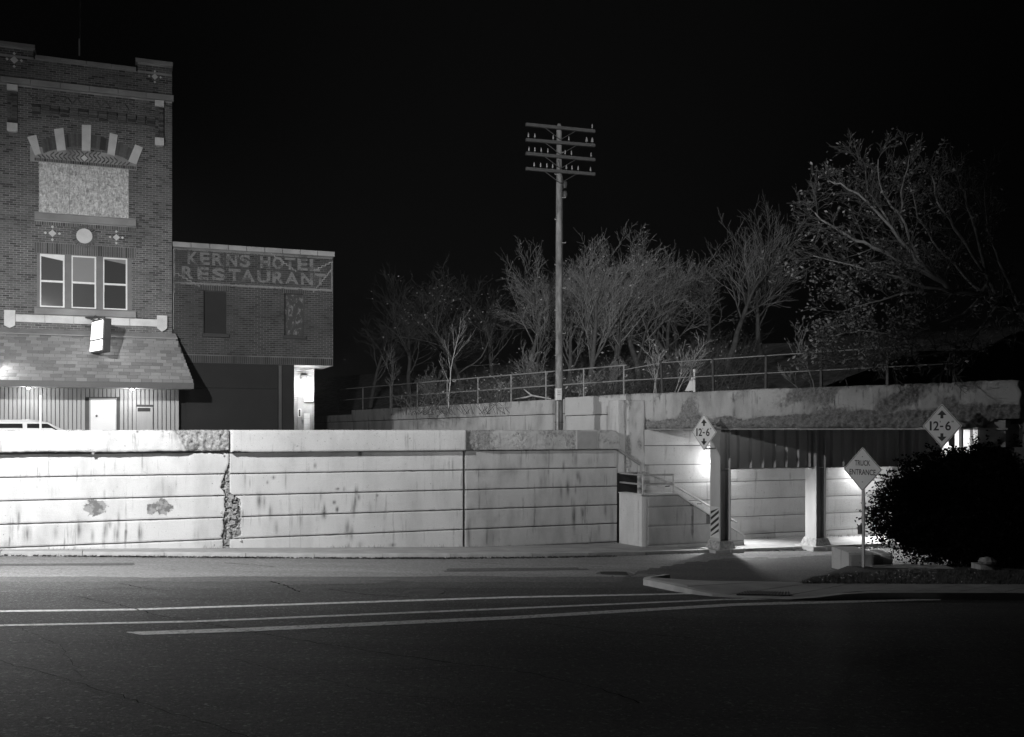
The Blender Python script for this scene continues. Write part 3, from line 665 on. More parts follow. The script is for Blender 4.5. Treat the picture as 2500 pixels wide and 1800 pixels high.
br = thing('railway_bridge', 'spalled concrete railway bridge over the underpass with dark plate girder on steel columns', 'bridge', RAIL, -4.0)
s_f0, s_f1 = RAIL.s(1540), RAIL.s(2494)
def fd(s, z):
    base = fine(s, z) + .015 * nz(s * 2, z * 2, 4)
    low = max(0, (.42 - z + .18 * nz(s * 1.1, 3) + .03 * max(0, s - 4)) / .12); low = min(1, low)
    right = max(0, min(1, (s - 5.2) / 1.5)) * max(0, min(1, (11.6 - s) / .5)) * min(1, max(0, .45 + 1.3 * nz(s * 1.1, z * 1.6, 1)))
    k = max(low, right); edge = max(0, 1 - (s - s_f0) / .3) * .05
    return base - k * (.03 + coarse(s, z, .15)) - .03 * max(0, (z - 1.1) / .1) - edge - .045 * max(0, (.12 - z) / .08)
def fs(s, z):
    low = max(0, min(1, (.42 - z + .18 * nz(s * 1.1, 3) + .03 * max(0, s - 4)) / .12))
    right = max(0, min(1, (s - 5.2) / 1.5)) * max(0, min(1, (11.6 - s) / .5)) * max(0, min(1, .45 + 1.3 * nz(s * 1.1, z * 1.6, 1)))
    seam = max(0, 1 - min(abs(s - t) for t in (RAIL.s(1632), RAIL.s(1740), RAIL.s(1860), RAIL.s(1968), RAIL.s(2140), RAIL.s(2330))) / .1) * .5
    return max(low, right, .45 * max(0, (z - 1.0) / .2), seam, min(1, 1.5 * max(0, nz(s * .9, z * 1.5, 6))))
mb = MB(); rough_slab(mb, lambda z: s_f0 + .05 * nz(z * 4, 2) + .02 * nz(z * 13, 5), lambda z: s_f1 + .12 * nz(z * 3, 6) - .12 * max(0, z - .9), lambda s: .05 + .22 * max(0, min(1, (s - RAIL.s(2400)) / .3)) + .02 * nz(s * 2, 1), lambda s: 1.21 + .02 * nz(s * .8, 5) - (.06 if s > 9 else 0) * abs(nz(s * 3, 1)), -.1, .4, .035, fd, fs); mb.build('parapet_girder', M['fascia'], br, smooth=True)
mb = MB(); mb.box(s_f0 + .3, s_f1 - .4, .38, 8.0, .14, .55); mb.build('deck', M['joint'], br)
mb = MB(); mb.box(s_f0 + .3, s_f1 - .2, .40, 8.0, .552, .9); mb.build('ballast_bed', M['ballast'], br)
mb = MB(); mb.box(s_f0 + .2, s_f1 - .3, -.05, .38, .005, .045); mb.build('bearing_strip', M['rail'], br)
# column row (parallel to the abutment) with its plate girder, positioned in the wall frame but parented to the bridge
def to_rail(s, p, z):
    X, Y = WALL.W(s, p); dx, dy = X - RAIL.ox, Y - RAIL.oy
    return (dx * RAIL.ux + dy * RAIL.uy, dx * -RAIL.uy + dy * RAIL.ux, z)
def wmb_box(m, s0, s1, p0, p1, z0, z1, tone=.5):     # wall-frame box written into rail-frame coordinates
    c = [(s0, p1), (s1, p1), (s1, p0), (s0, p0)]
    m.hexa([to_rail(a, b, z0) for a, b in c] + [to_rail(a, b, z1) for a, b in c], tone); return m
CP = 2.49; c1s = WALL.s(1759, CP); cols = [c1s, c1s + 3.67, c1s + 7.3, c1s + 10.95]
zg0, zg1 = -1.2, .0
for i, s in enumerate(cols):
    X, Y = WALL.W(s, CP); zf = road_z(X, Y) + .12
    hw, hp, tf = .17, .27, .03   # H column: flanges facing along the road's length
    m = MB(); wmb_box(m, s - hw - tf, s - hw, CP - hp, CP + hp, zf + .1, .1); wmb_box(m, s + hw, s + hw + tf, CP - hp, CP + hp, zf + .1, .1); wmb_box(m, s - hw, s + hw, CP - .02, CP + .02, zf + .1, .1)
    col_o = m.build('column', M['column'], br)
    m = MB()
    b0 = [(-.34, -.42), (.34, -.42), (.34, .42), (-.34, .42)]; t0 = [(-.23, -.31), (.23, -.31), (.23, .31), (-.23, .31)]
    m.hexa([to_rail(s + a, CP + b, zf - .02) for a, b in reversed(b0)] + [to_rail(s + a, CP + b, zf + .30) for a, b in reversed(t0)]); m.build('footing', M['rubble'], col_o)
    m = MB(); wmb_box(m, s - .52, s - .02, CP - .45, CP + .52, zf - .1, zf + .06); m.build('footing_slab', M['kerb'], col_o)
    m = MB(); wmb_box(m, s + .0, s + .5, CP - .45, CP + .55, zf - .1, zf + .075); m.build('footing_slab', M['kerb'], col_o)
    if i == 0:   # hazard marker plate: slanted black bars on the flange facing traffic
        z0_, z1_ = zf + .42, zf + 1.32; p0, p1 = CP - .2, CP + .2
        m = MB(); wmb_box(m, s - hw - tf - .008, s - hw - tf, CP - .24, CP + .24, z0_ - .03, z1_ + .03); plate = m.build('hazard_plate', M['stripe_w'], col_o)
        for k in range(5):
            za = z0_ + k * .19; m = MB()
            def cl(v): return max(z0_, min(z1_, v))
            q = [(CP + .22, za + .18), (CP + .22, za + .27), (CP - .22, za + .02), (CP - .22, za - .07)]
            q = [(p_, cl(z_)) for p_, z_ in q]
            m.hexa([to_rail(s - hw - tf - .014, p_, z_) for p_, z_ in q] + [to_rail(s - hw - tf - .009, p_, z_) for p_, z_ in q]); m.build('stripe', M['black'], plate)
m = MB(); ga, gb = cols[0] - .1, cols[-1] + 4; wmb_box(m, ga, gb, CP - .01, CP + .01, zg0, zg1); gw = m.build('girder_web', M['girder'], br)
for (z0_, z1_) in ((zg0 - .03, zg0), (zg1, zg1 + .03)):
    m = MB(); wmb_box(m, ga, gb, CP - .2, CP + .2, z0_, z1_); m.build('girder_flange', M['girder'], br)
m = MB(); wmb_box(m, ga, gb, CP + .01, CP + .022, zg0 + .001, zg0 + .14); m.build('flange_angle', M['girder'], br)
k = 0; s = ga + .25
while s < gb:
    m = MB(); wmb_box(m, s - .012, s + .012, CP + .011, CP + .17, zg0, zg1); m.build('stiffener', M['girder'], br)
    if k % 8 == 0:
        m = MB()
        for q in range(16): wmb_box(m, s + .08, s + .11, CP + .011, CP + .025, zg0 + .06 + q * .07, zg0 + .09 + q * .07)
        m.build('rivet_row', M['girder'], br)
    s += .455; k += 1
# second girder line and cross beams deeper under the deck
m = MB(); wmb_box(m, ga, gb, -.05 + .3, .3 + .25, .0, .14); m.build('bearing_beam', M['girder'], br)
for k in range(9):
    s = ga + .3 + k * 1.82; m = MB(); wmb_box(m, s - .1, s + .1, .2, CP + .0, -.02, .14); m.build('cross_beam', M['girder'], br)
# right-hand pier of the bridge
ps0, ps1 = RAIL.s(2386), RAIL.s(2450)
mb = MB(); rough_slab(mb, ps0, ps1, -.42, .24, .1, .9, .06, fine, lambda s, z: .5 * max(0, nz(s * 3, z * 3))); mb.build('pier_cap', M['fascia'], br)
mb = MB(); mb.box(ps0 + .1, ps1 + 1.5, .3, 7.5, -4.2, -.421); mb.build('pier_wall', M['joint'], br)
# lit posts of the far column row glimpsed beside the sign
for (x0, x1) in ((2331, 2341), (2352, 2368), (2375, 2387)):
    p = -1.2; m = MB(); a, b = RAIL.s(x0, p), RAIL.s(x1, p); m.box(a, b, -p, -p + .16, -3.6, .14); m.build('far_post', M['white'], br)
p = -1.0; a = RAIL.pt(2310, 1100, p); mb = MB(); mb.lathe([(.02, a[1] + .3), (.05, a[1] + .28), (.07, a[1] + .1), (.13, a[1] + .02), (.13, a[1] - .14), (.06, a[1] - .22)], (a[0], -p, 0), 12)
mb.tube([(a[0], -p, a[1] + .1), (a[0] + .35, -p, a[1] + .1)], .02); mb.build('lamp_housing', M['white'], br)

# right-hand embankment block
mb = MB(); a = s_f1 - .15
mb.slab([(a, .42), (a + 40, .42), (a + 40, 60), (a, 60)], -4.4, .95); struct(mb, 'embankment_block', M['soil'], RAIL, -4.4)

# railing on wall and bridge
rl = thing('wall_railing', 'two-rail steel pipe railing along the railway wall top', 'railing', RAIL, .8)
posts = [700, 762, 826, 886, 953, 1019, 1092, 1167, 1248, 1333, 1425, 1523]
ps = [RAIL.s(x, -.15) for x in posts]
for s in ps:
    mb = MB(); mb.tube([(s, .15, topz(s) - .02), (s, .15, topz(s) + 1.07)], .03, 8); mb.build('post', M['rail'], rl)
for h in (1.05, .53):
    mb = MB(); mb.tube([(s, .15, topz(s) + h) for s in [ps[0] - 2] + ps + [ps[-1] + (.12 if h > 1 else .35)]], .026, 8); mb.build('rail', M['rail'], rl)
rl2 = thing('bridge_railing', 'thin cable-like railing with dark posts along the bridge parapet', 'railing', RAIL, 1.1)
posts2 = [1618, 1742, 1870, 2005, 2167, 2330]; ps2 = [RAIL.s(x, -.15) for x in posts2]
for i, s in enumerate(ps2):
    lean = [-.06, -.02, .01, 0, 0, 0][i]; mb = MB(); mb.box(s - .035 , s + .035, .12, .18, 1.16, 2.22); v = mb.V
    for q in range(4, 8): v[q] = (v[q][0] + lean, v[q][1], v[q][2])
    mb.build('post', M['metal_d'], rl2)
for h, drop in ((1.05, .12), (.53, 0)):
    mb = MB(); mb.tube([(ps[-1] + .02, .15, topz(0) + h - drop * 1.3), (ps2[0] - .05, .15, 1.16 + h + .0)] + [(s, .15, 1.16 + h) for s in ps2], .017, 6); mb.build('rail', M['rail'], rl2)

# white marker beside the track
a = RAIL.pt(1676, 954, -.5); b = RAIL.pt(1691, 954, -.5)
mk = thing('track_marker', 'white leaning board and short post on the bridge edge', 'marker', RAIL, .9)
mb = MB(); q = [RAIL.pt(1672, 955, -.6), RAIL.pt(1692, 954, -.6), RAIL.pt(1694, 922, -.6), RAIL.pt(1688, 922, -.6)]; mb.prism(q, .6, .64); mb.build('board', M['white'], mk)
mb = MB(); s, z = RAIL.pt(1695, 954, -.5); mb.lathe([(.04, .9), (.04, z + .45), (.03, z + .46), (.02, z + .5), (.02, z + .58), (.045, z + .6), (.045, z + .68), (.01, z + .7)], (s, .5, 0), 10); mb.build('post', M['white'], mk)

# ------------------------------------------------------------------ brickwork helper
BP, BH = .2032, .0677
def brickwork(parent, name, rects, holes, mats, seed, proud=.007, y=0.0, limit=300):
    """running bond in a facade frame; bricks are real boxes; the nearest `limit` whole bricks are objects, the rest one mesh"""
    r = random.Random(seed); whole = []; rest = MB()
    for (a, b, z0, z1) in rects:
        k0, k1 = math.ceil(z0 / BH), math.floor(z1 / BH)
        for k in range(k0, k1):
            zc0, zc1 = k * BH + .0055, (k + 1) * BH - .0055; zm = (zc0 + zc1) / 2
            iv = [(a, b)]
            for (h0, h1, hz0, hz1) in holes:
                if hz0 < zm < hz1:
                    nv = []
                    for (u, v) in iv:
                        if h1 <= u or h0 >= v: nv.append((u, v)); continue
                        if h0 > u: nv.append((u, h0))
                        if h1 < v: nv.append((h1, v))
                    iv = nv
            off = (k % 2) * BP / 2
            for (u, v) in iv:
                i0 = math.floor((u - off) / BP); i1 = math.ceil((v - off) / BP)
                for i in range(i0, i1):
                    x0 = max(u, off + i * BP + .0055); x1 = min(v, off + (i + 1) * BP - .0055)
                    if x1 - x0 < .03: continue
                    if x1 - x0 > .19: whole.append((x0, zc0, r.random()))
                    else: rest.box(x0, x1, y - proud * r.uniform(.7, 1.3), y + .02, zc0, zc1, r.random())
    whole.sort(key=lambda w: HOT.D(w[0]) + 0.1 * abs(w[1]))
    m = MB(); m.box(0, .1922, -proud, .02, 0, zc1 - zc0 if whole else .05); me = m.mesh('brick', mats[1])
    for (x0, z, t) in whole[:limit]:
        o = inst(me, 'brick', parent, (x0, y + r.uniform(-.002, .002), z))
    for (x0, z, t) in whole[limit:]: rest.box(x0, x0 + .1922, y - proud * r.uniform(.7, 1.3), y + .02, z, z + .0567, t)
    o = rest.build(name, mats[0], parent, kind='stuff'); return o

def hp(x, y, p=0.0): return HOT.pt(x, y, p)
def hs(x, p=0.0): return HOT.s(x, p)
# ------------------------------------------------------------------ hotel
h = thing('hotel_building', 'tall dark brick corner building with pale stone trim and boarded arched window', 'building', HOT, UPZ)
HL = hs(-150)
zcor = 10.74; ztop_mid, ztop_blk = 11.60, 11.90
sb0, sb1 = hs(82), hs(336)
body = MB(); body.box(HL, 0, .0, 9.0, UPZ - .1, zcor); body.build('wall', M['mortar'], h)
body = MB(); body.box(HL, 0, .0, .4, zcor + .001, ztop_mid); body.box(HL, sb0, .0, .4, ztop_mid + .001, ztop_blk); body.box(sb1, 0, .0, .4, ztop_mid + .001, ztop_blk); body.build('parapet_wall', M['mortar'], h)
bw0, bw1 = hs(84), hs(333)          # recessed bay
osb = (hs(95), hs(314), 6.81, 8.42)
wins = [(98, 158, 622, 753, 'glass_a'), (175, 235, 625, 757, 'glass_b'), (252, 311, 628, 760, 'glass_c')]
WZ0, WZ1 = 3.83, 5.53
holes = [osb, (hs(95), hs(314), WZ0, WZ1), (bw0, bw1, 6.55, 6.81), (bw0, bw1, 3.62, WZ0), (hs(38), hs(384), 3.36, 3.60), (osb[0] - .25, osb[1] + .25, 8.42, 8.9), (bw0, bw1, 6.42, 6.55), (bw0, bw1, WZ1, WZ1 + .36)]
brickwork(h, 'brickwork', [(HL, 0, 2.9, zcor - .02), (HL, 0, zcor + .2, ztop_mid - .01), (HL, sb0, ztop_mid, ztop_blk - .02), (sb1, 0, ztop_mid, ztop_blk - .02)], holes, ('hbrick', 'hbrick1') and (M['hbrick'], M['hbrick1']), 21)
mb = MB(); r = random.Random(2)
s = -.03 - BP; z = -1.1
def course(parent, name, items, mat):
    for it in items:
        m = MB(); m.bbox(*it[:6], b=.006, tone=it[6] if len(it) > 6 else .5); m.build(name, mat, parent)
# cornice and parapet copings
def stone_run(parent, name, s0, s1, z0, z1, yf, yb, n, mat, seed=1, gap=.006):
    r = random.Random(seed); L = (s1 - s0) / n
    for k in range(n):
        m = MB(); d = r.uniform(-.004, .004); m.bbox(s0 + k * L + gap / 2, s0 + (k + 1) * L - gap / 2, yf + d, yb, z0, z1 + d, .012); m.build(name, mat, parent)
stone_run(h, 'cornice_stone', HL, .05, zcor, zcor + .18, -.16, .02, 8, M['stone_d'], 3)
stone_run(h, 'coping_stone', sb0 + .04, sb1 - .04, ztop_mid + .001, ztop_mid + .13, -.06, .46, 4, M['stone_d'], 4)
stone_run(h, 'coping_stone', sb1 - .07, .03, ztop_blk + .001, ztop_blk + .13, -.07, .46, 1, M['stone_d'], 5)
stone_run(h, 'coping_stone', HL, sb0 + .05, ztop_blk + .001, ztop_blk + .13, -.07, .46, 2, M['stone_d'], 6)
def diamond(parent, x, y, d, small):
    s, z = hp(x, y); m = MB(); m.prism([(s, z - d), (s + d, z), (s, z + d), (s - d, z)], -.03, .0); o = m.build('diamond_ornament', M['stone'], parent)
    for (a, b) in ((0, 1), (0, -1), (1, 0), (-1, 0)):
        k = d * 1.75; e = small; m = MB(); m.prism([(s + a * k, z + b * k - e), (s + a * k + e, z + b * k), (s + a * k, z + b * k + e), (s + a * k - e, z + b * k)], -.03, .0); m.build('small_diamond', M['stone'], o)
diamond(h, 35, 147, .115, .045); diamond(h, 378, 188, .10, .04); diamond(h, 128, 570, .115, .045); diamond(h, 284, 580, .105, .042)
# piers with stone caps and bases
for (x0, x1, yt, yb_, c0, c1) in ((18, 44, 208, 225, 302, 323), (378, 400, 247, 264, 338, 357)):
    xm = (x0 + x1) / 2
    for (a, b) in ((yt, yb_), (c0, c1)):
        s0_, z1_ = hp(x0, a); s1_, z0_ = hp(x1, b); m = MB(); m.prism([(s0_, z0_ + .0), (s0_ + .05, z0_ - .03), (s1_ - .05, z0_ - .03), (s1_, z0_), (s1_, z1_), (s0_, z1_)] if a == c0 else [(s0_, z0_), (s1_, z0_), (s1_, z1_), (s0_, z1_)], -.15, .0); m.build('pier_stone', M['stone'], h)
    s0_, z1_ = hp(x0 + 1, yb_); s1_, z0_ = hp(x1 - 1, c0); n = int((z1_ - z0_) / BH); hh = (z1_ - z0_) / n
    for k in range(n):
        m = MB(); w = (s1_ - s0_); mid = s0_ + w * (.5 if k % 2 else .33)
        m.box(s0_, mid - .005, -.11, .0, z0_ + k * hh + .005, z0_ + (k + 1) * hh - .005, r.random()); m.box(mid + .005, s1_, -.11, .0, z0_ + k * hh + .005, z0_ + (k + 1) * hh - .005, r.random()); m.build('pier_brick', M['hbrick'], h)
# corbel table under the cornice
for k in range(13):
    x = 74 + k * 23.4; s, z = hp(x, 257 + k * 2.55); z = 10.18
    m = MB()
    for q in range(4): m.box(s + .04, s + .29, -.06 - .028 * q, .0, z - .30 + q * BH + .004, z - .30 + (q + 1) * BH - .004, r.random())
    m.build('corbel', M['hbrick'], h)
# chevron brick band
for k in range(26):
    s = hs(70) + (hs(372) - hs(70)) * k / 26; m = MB(); z = 10.40; d = .075 if k % 2 else -.075
    m.hexa([(s, -.028, z - d), (s + .12, -.028, z + d), (s + .12, .0, z + d), (s, .0, z - d), (s, -.028, z - d + .055), (s + .12, -.028, z + d + .055), (s + .12, .0, z + d + .055), (s, .0, z - d + .055)], r.random()); m.build('chevron_brick', M['hbrick'], h)
# voussoirs
for q in ([(67, 336), (86, 381), (100, 376), (89, 331)], [(132, 317), (140, 370), (161, 367), (155, 314)], [(200, 306), (200, 369), (221, 370), (223, 307)], [(268, 326), (262, 377), (280, 381), (288, 331)], [(330, 354), (313, 395), (333, 403), (349, 362)]):
    m = MB(); m.prism([hp(*c) for c in q], -.07, .0); m.build('voussoir', M['stone'], h)
# soldier arch bricks between voussoirs
ax = [(94, 356), (148, 341), (211, 336), (274, 353), (332, 379)]
for (a, b) in zip(ax[:-1], ax[1:]):
    for k in range(9):
        f = .17 + .66 * (k + .5) / 9; x = a[0] + (b[0] - a[0]) * f; y = a[1] + (b[1] - a[1]) * f - 10 * math.sin(math.pi * f) * .4
        s, z = hp(x, y + 8); ang = (s - hs(206)) * -.17; dx, dz = math.sin(-ang), math.cos(ang); w = .03
        m = MB(); m.prism([(s - w - dx * .2, z - dz * .2), (s + w - dx * .2, z - dz * .2), (s + w + dx * .2, z + dz * .2), (s - w + dx * .2, z + dz * .2)], -.02, .0, r.random()); m.build('arch_brick', M['hbrick'], h)
# herringbone tympanum
for row in range(3):
    for k in range(22):
        s = osb[0] - .05 + (osb[1] - osb[0] + .1) * (k + .5) / 22; f = abs((k + .5) / 22 - .5) * 2; zt_ = 8.90 - .30 * f * f
        z = 8.56 + row * .115
        if z + .06 > zt_: continue
        d = .05 * (1 if k < 11 else -1) * (1 if row % 2 else -1); m = MB()
        m.hexa([(s - .055, -.01, z - d), (s + .055, -.01, z + d), (s + .055, 0, z + d), (s - .055, 0, z - d), (s - .055, -.01, z - d + .05), (s + .055, -.01, z + d + .05), (s + .055, 0, z + d + .05), (s - .055, 0, z - d + .05)], r.random()); m.build('herringbone_brick', M['hbrick'], h)
def soldiers(parent, s0, s1, z0, z1, yf, mat, name='soldier_brick'):
    n = int((s1 - s0) / BH); w = (s1 - s0) / n; m0 = MB(); m0.box(0, w - .011, yf, yf + .05, 0, z1 - z0); me = m0.mesh(name, mat)
    for k in range(n): inst(me, name, parent, (s0 + k * w + .005, 0, z0))
soldiers(h, bw0, bw1, 8.43, 8.52, -.012, M['hbrick1']); soldiers(h, bw0, bw1, WZ1 + .02, WZ1 + .35, -.012, M['hbrick1'])
soldiers(h, bw0, bw1, 6.43, 6.54, -.014, M['hbrick1'])
s, z = hp(206, 387); m = MB(); m.prism([(s, z - .1), (s + .1, z), (s, z + .1), (s - .1, z)], -.035, 0); m.build('diamond_ornament', M['stone'], h)
# roundel with radial bricks
s, z = hp(206, 577); m = MB(); m.prism([(s + .235 * math.cos(t), z + .235 * math.sin(t)) for t in [2 * math.pi * k / 36 for k in range(36)]], -.05, 0); m.build('roundel', M['stone'], h)
for k in range(30):
    t = 2 * math.pi * k / 30; c, d = math.cos(t), math.sin(t); m = MB(); w = .02
    m.prism([(s + c * .25 + d * w, z + d * .25 - c * w), (s + c * .37 + d * w * 1.3, z + d * .37 - c * w * 1.3), (s + c * .37 - d * w * 1.3, z + d * .37 + c * w * 1.3), (s + c * .25 - d * w, z + d * .25 + c * w)], -.02, 0, r.random()); m.build('radial_brick', M['hbrick'], h)
# boarded window
bwn = MB(); bwn.box(osb[0], osb[1], .002, .09, osb[2], osb[3]); fr_ = bwn.build('boarded_window', M['dark_trim'], h)
w3_ = (osb[1] - osb[0]) / 3
for k in range(3):
    m = MB(); m.bbox(osb[0] + k * w3_ + .006, osb[0] + (k + 1) * w3_ - .006, -.004 - .004 * (k == 1), .0015, osb[2] + .02, osb[3] - .01, .002); m.build('plywood_panel', M['osb'], fr_)
m = MB(); m.bbox(bw0, bw1, -.09, .0, 6.57, 6.80, .02); m.build('window_sill', M['stone_d'], h)
# sash windows
m = MB(); m.box(hs(90), hs(322), -.012, .002, WZ0, WZ1 + .015); m.build('window_surround', plain('window_timber', .13, .18, .6, 3), h)
for (x0, x1, y0, y1, gm) in wins:
    a, b = hs(x0), hs(x1); z0, z1 = WZ0 + .03, WZ1 - .01; t = .055; zm = (z0 + z1) / 2 - .02
    m = MB(); m.box(a, b, -.05, -.013, z1 - t * .8, z1); m.box(a, b, -.05, -.013, z0, z0 + t * .7); m.box(a, a + t * .6, -.05, -.013, z0 + t * .7, z1 - t * .8); m.box(b - t * .9, b, -.05, -.013, z0 + t * .7, z1 - t * .8); w = m.build('window', M['white'], h)
    m = MB(); m.box(a + t * .6, b - t * .9, -.046, -.0135, zm - .03, zm + .03); m.build('meeting_rail', M['white'], w)
    m = MB(); m.box(a + t * .6, b - t * .9, -.03, -.014, zm + .03, z1 - t * .8); m.build('pane', M[gm], w)
    m = MB(); m.box(a + t * .6, b - t * .9, -.025, -.014, z0 + t * .7, zm - .03); m.build('pane', M['glass_a' if gm != 'glass_c' else 'glass_c'], w)
    if gm != 'glass_b':
        m = MB(); m.prism([(a + t * .6, z1 - t * .8 - .03), (b - t * .9, z1 - t * .8 - .14), (b - t * .9, z1 - t * .8), (a + t * .6, z1 - t * .8)], -.036, -.031); m.build('sagging_blind', M['white'] if gm == 'glass_a' else M['glass_b'], w)
m = MB(); m.bbox(bw0, bw1, -.1, .0, 3.62, WZ0 - .002, .02); m.build('window_sill', M['stone_d'], h)
stone_run(h, 'band_stone', hs(38), hs(384), 3.36, 3.60, -.06, .0, 5, M['stone'], 8)
for (x0, x1, yt, yl, yp) in ((11, 38, 758, 795, 802), (383, 408, 771, 802, 811)):
    m = MB(); a, zt_ = hp(x0, yt); b, _ = hp(x1, yt); _, zl_ = hp(x0, yl); c, zp_ = hp((x0 + x1) / 2, yp); m.prism([(a, zl_), (c, zp_), (b, zl_), (b, zt_), (a, zt_)], -.13, 0); m.build('shield_stone', M['stone'], h)
# shingled pent roof
PE = 1.35
ta, tb = hs(-40), hs(428); ea, eb = hs(-18 + 0, PE), hs(473, PE); zr, ze = 3.10, hp(450, 935, PE)[1]
rf = MB(); rf.hexa([(ea, -PE, ze - .03), (eb, -PE, ze - .03), (tb, 0, ze - .03), (ta, 0, ze - .03), (ea, -PE, ze - .02), (eb, -PE, ze - .02), (tb, -.02, zr), (ta, -.02, zr)]); roof = rf.build('pent_roof', M['dark_trim'], h)
NR = 15
sl = Vector((0, -PE + .02, ze - zr)); nrm = Vector((0, -(zr - ze), PE)).normalized() * -1
nrm = Vector((0, (ze - zr), PE)).normalized()
if nrm.z < 0: nrm = -nrm
r2 = random.Random(9)
for k in range(1, NR):
    f0, f1 = k / NR - .012, (k + 1) / NR + .004
    def edge(f): return (ta + (ea - ta) * f, tb + (eb - tb) * f)
    a0, b0 = edge(min(1, (f0 + f1) / 2)); W = .31; n = int((b0 - a0) / W) + 1; o_ = (k % 2) * W / 2 + r2.uniform(-.05, .05)
    for i in range(-1, n + 1):
        x0 = max(a0, a0 + i * W + o_ - W / 2 + .004); x1 = min(b0, a0 + (i + 1) * W + o_ - W / 2 - .004)
        if x1 - x0 < .05: continue
        def P(x, f, l): 
            v = Vector((x, -.02, zr)) + sl * f + nrm * l; return (v.x, v.y, v.z)
        m = MB(); lift = .012 + r2.uniform(0, .004)
        m.hexa([P(x0, f1, .004), P(x1, f1, .004), P(x1, f0, .001), P(x0, f0, .001), P(x0, f1, .004 + lift), P(x1, f1, .004 + lift), P(x1, f0, .005), P(x0, f0, .005)]); m.build('shingle', M['shingle'], roof)
m = MB(); m.hexa([(ta, -.22, zr - .14), (tb + .06, -.22, zr - .14), (tb, -.02, zr - .04), (ta, -.02, zr - .04), (ta, -.215, zr - .10), (tb + .06, -.215, zr - .10), (tb, -.0, zr + .06), (ta, -.0, zr + .06)]); m.build('roof_flashing', M['stone_d'], roof)
m = MB(); m.box(ea, eb, -PE - .03, -PE, ze - .19, ze + .0); m.build('eave_fascia', M['fascia_b'], roof)
m = MB(); m.box(ea, eb - .02, -PE, -.02, ze - .17, ze - .15); m.build('soffit', M['siding'], roof)
m = MB(); m.hexa([(eb - .03, -PE, ze - .17), (eb, -PE, ze - .17), (tb + .03, -.0, ze - .17), (tb, -.0, ze - .17), (eb - .03, -PE, ze - .03), (eb, -PE, ze - .03), (tb + .03, 0, zr), (tb, 0, zr)]); m.build('gable_board', M['dark_trim'], roof)
# ground floor: vertical siding, door, boarded opening
zs1 = ze - .17
m = MB(); m.box(HL, hs(431), -.04, -.002, UPZ, zs1); m.build('sheathing', M['dark_trim'], h)
dr = (hs(218), hs(285)); op = (hs(333), hs(374)); x = -145
while x < 428:
    a, b = hs(x + .9), hs(x + 9.5); z0 = UPZ
    zd = hp(x, 972)[1]; zo = hp(x, 991)[1]
    if not (b > dr[0] and a < dr[1]) and not (b > op[0] and a < op[1]):
        m = MB(); m.bbox(a, b, -.085, -.041, z0, zs1, .008); m.build('siding_board', M['siding'], h)
    else:
        top = zd if (b > dr[0] and a < dr[1]) else zo
        m = MB(); m.bbox(a, b, -.085, -.041, top + .03, zs1, .008); m.build('siding_board', M['siding'], h)
    x += 10.4
m = MB(); zd = hp(250, 975)[1]; m.box(dr[0] + .04, dr[1] - .03, -.10, -.041, UPZ, zd); d = m.build('door', M['door'], h)
m = MB(); q0 = hp(256, 985); q1 = hp(266, 1010); m.box(q0[0], q1[0], -.112, -.101, q1[1], q0[1]); m.build('door_panel', M['white'], d)
m = MB(); q0 = hp(236, 1016); m.lathe([(.03, -.16), (.035, -.12), (.02, -.10)], (q0[0], 0, q0[1]), 12, 'y'); m.build('door_handle', M['metal_d'], d)
m = MB(); m.box(dr[0], dr[0] + .04, -.11, -.041, UPZ, zd + .04); m.box(dr[1] - .03, dr[1], -.11, -.041, UPZ, zd + .04); m.box(dr[0] + .04, dr[1] - .03, -.11, -.041, zd, zd + .04); m.build('door_frame', M['siding'], d)
zo = hp(352, 994)[1]; m = MB(); m.bbox(op[0], op[1], -.10, -.041, UPZ, zo, .02); bd = m.build('boarded_opening', M['siding'], h)
q0 = hp(336, 996, .1); q1 = hp(367, 1005, .1); m = MB(); m.box(q0[0], q1[0], -.108, -.101, q1[1], q0[1]); m.build('mail_slot', M['black'], bd)
# antenna mast
an = thing('antenna_mast', 'thin dark mast standing on the hotel roof', 'antenna', HOT, zcor)
s, z = hp(196, 130, -.9); m = MB(); m.tube([(s, .9, zcor), (s, .9, z + 3.3)], .025, 8); m.build('mast', M['metal_d'], an)
m = MB(); m.tube([(s - .03, .87, z - .1), (s - .03, .87, z + .45)], .02, 6); m.build('bracket', M['metal_l'], an)

# lit box sign
P0, P1 = .45, 1.62
sg = thing('lit_box_sign', 'tilted glowing white box sign jutting over the shingled roof', 'sign', HOT, 2.3)
def q3(x, y, p): s, z = hp(x, y, p); return Vector((s, -p, z))
A, B, C_, D_ = q3(217.5, 864, P0), q3(253, 858, P1), q3(256, 776, P1), q3(224.5, 784.6, P0)
nn = (B - A).cross(D_ - A).normalized()
if nn.y > 0: nn = -nn
th = nn * -.2
mb = MB(); mb.hexa([A, B, B + th, A + th, D_, C_, C_ + th, D_ + th]); mb.build('cabinet', M['dark_trim'], sg)
def lerp2(u, v): return A.lerp(B, u).lerp(D_.lerp(C_, u), v)
for (v0, v1) in ((.05, .36), (.405, .95)):
    for side, lamp in ((nn * .02, 1), (th - nn * .02, 0)):
        mb = MB(); q = [lerp2(u, v) + side for u, v in ((.07, v0), (.93, v0), (.93, v1), (.07, v1))]; mb.face(q if lamp else q[::-1]); mb.build('lit_panel', M['signglow'], sg)
mb = MB(); t = D_.lerp(C_, .5); mb.tube([(D_.x - .2, -.05, D_.z + .15), (t.x, t.y, t.z + .06), (C_.x, C_.y, C_.z + .02)], .025, 8); mb.tube([(t.x, t.y, t.z), (t.x, t.y, t.z + .1)], .02, 6); mb.build('bracket', M['metal_d'], sg)
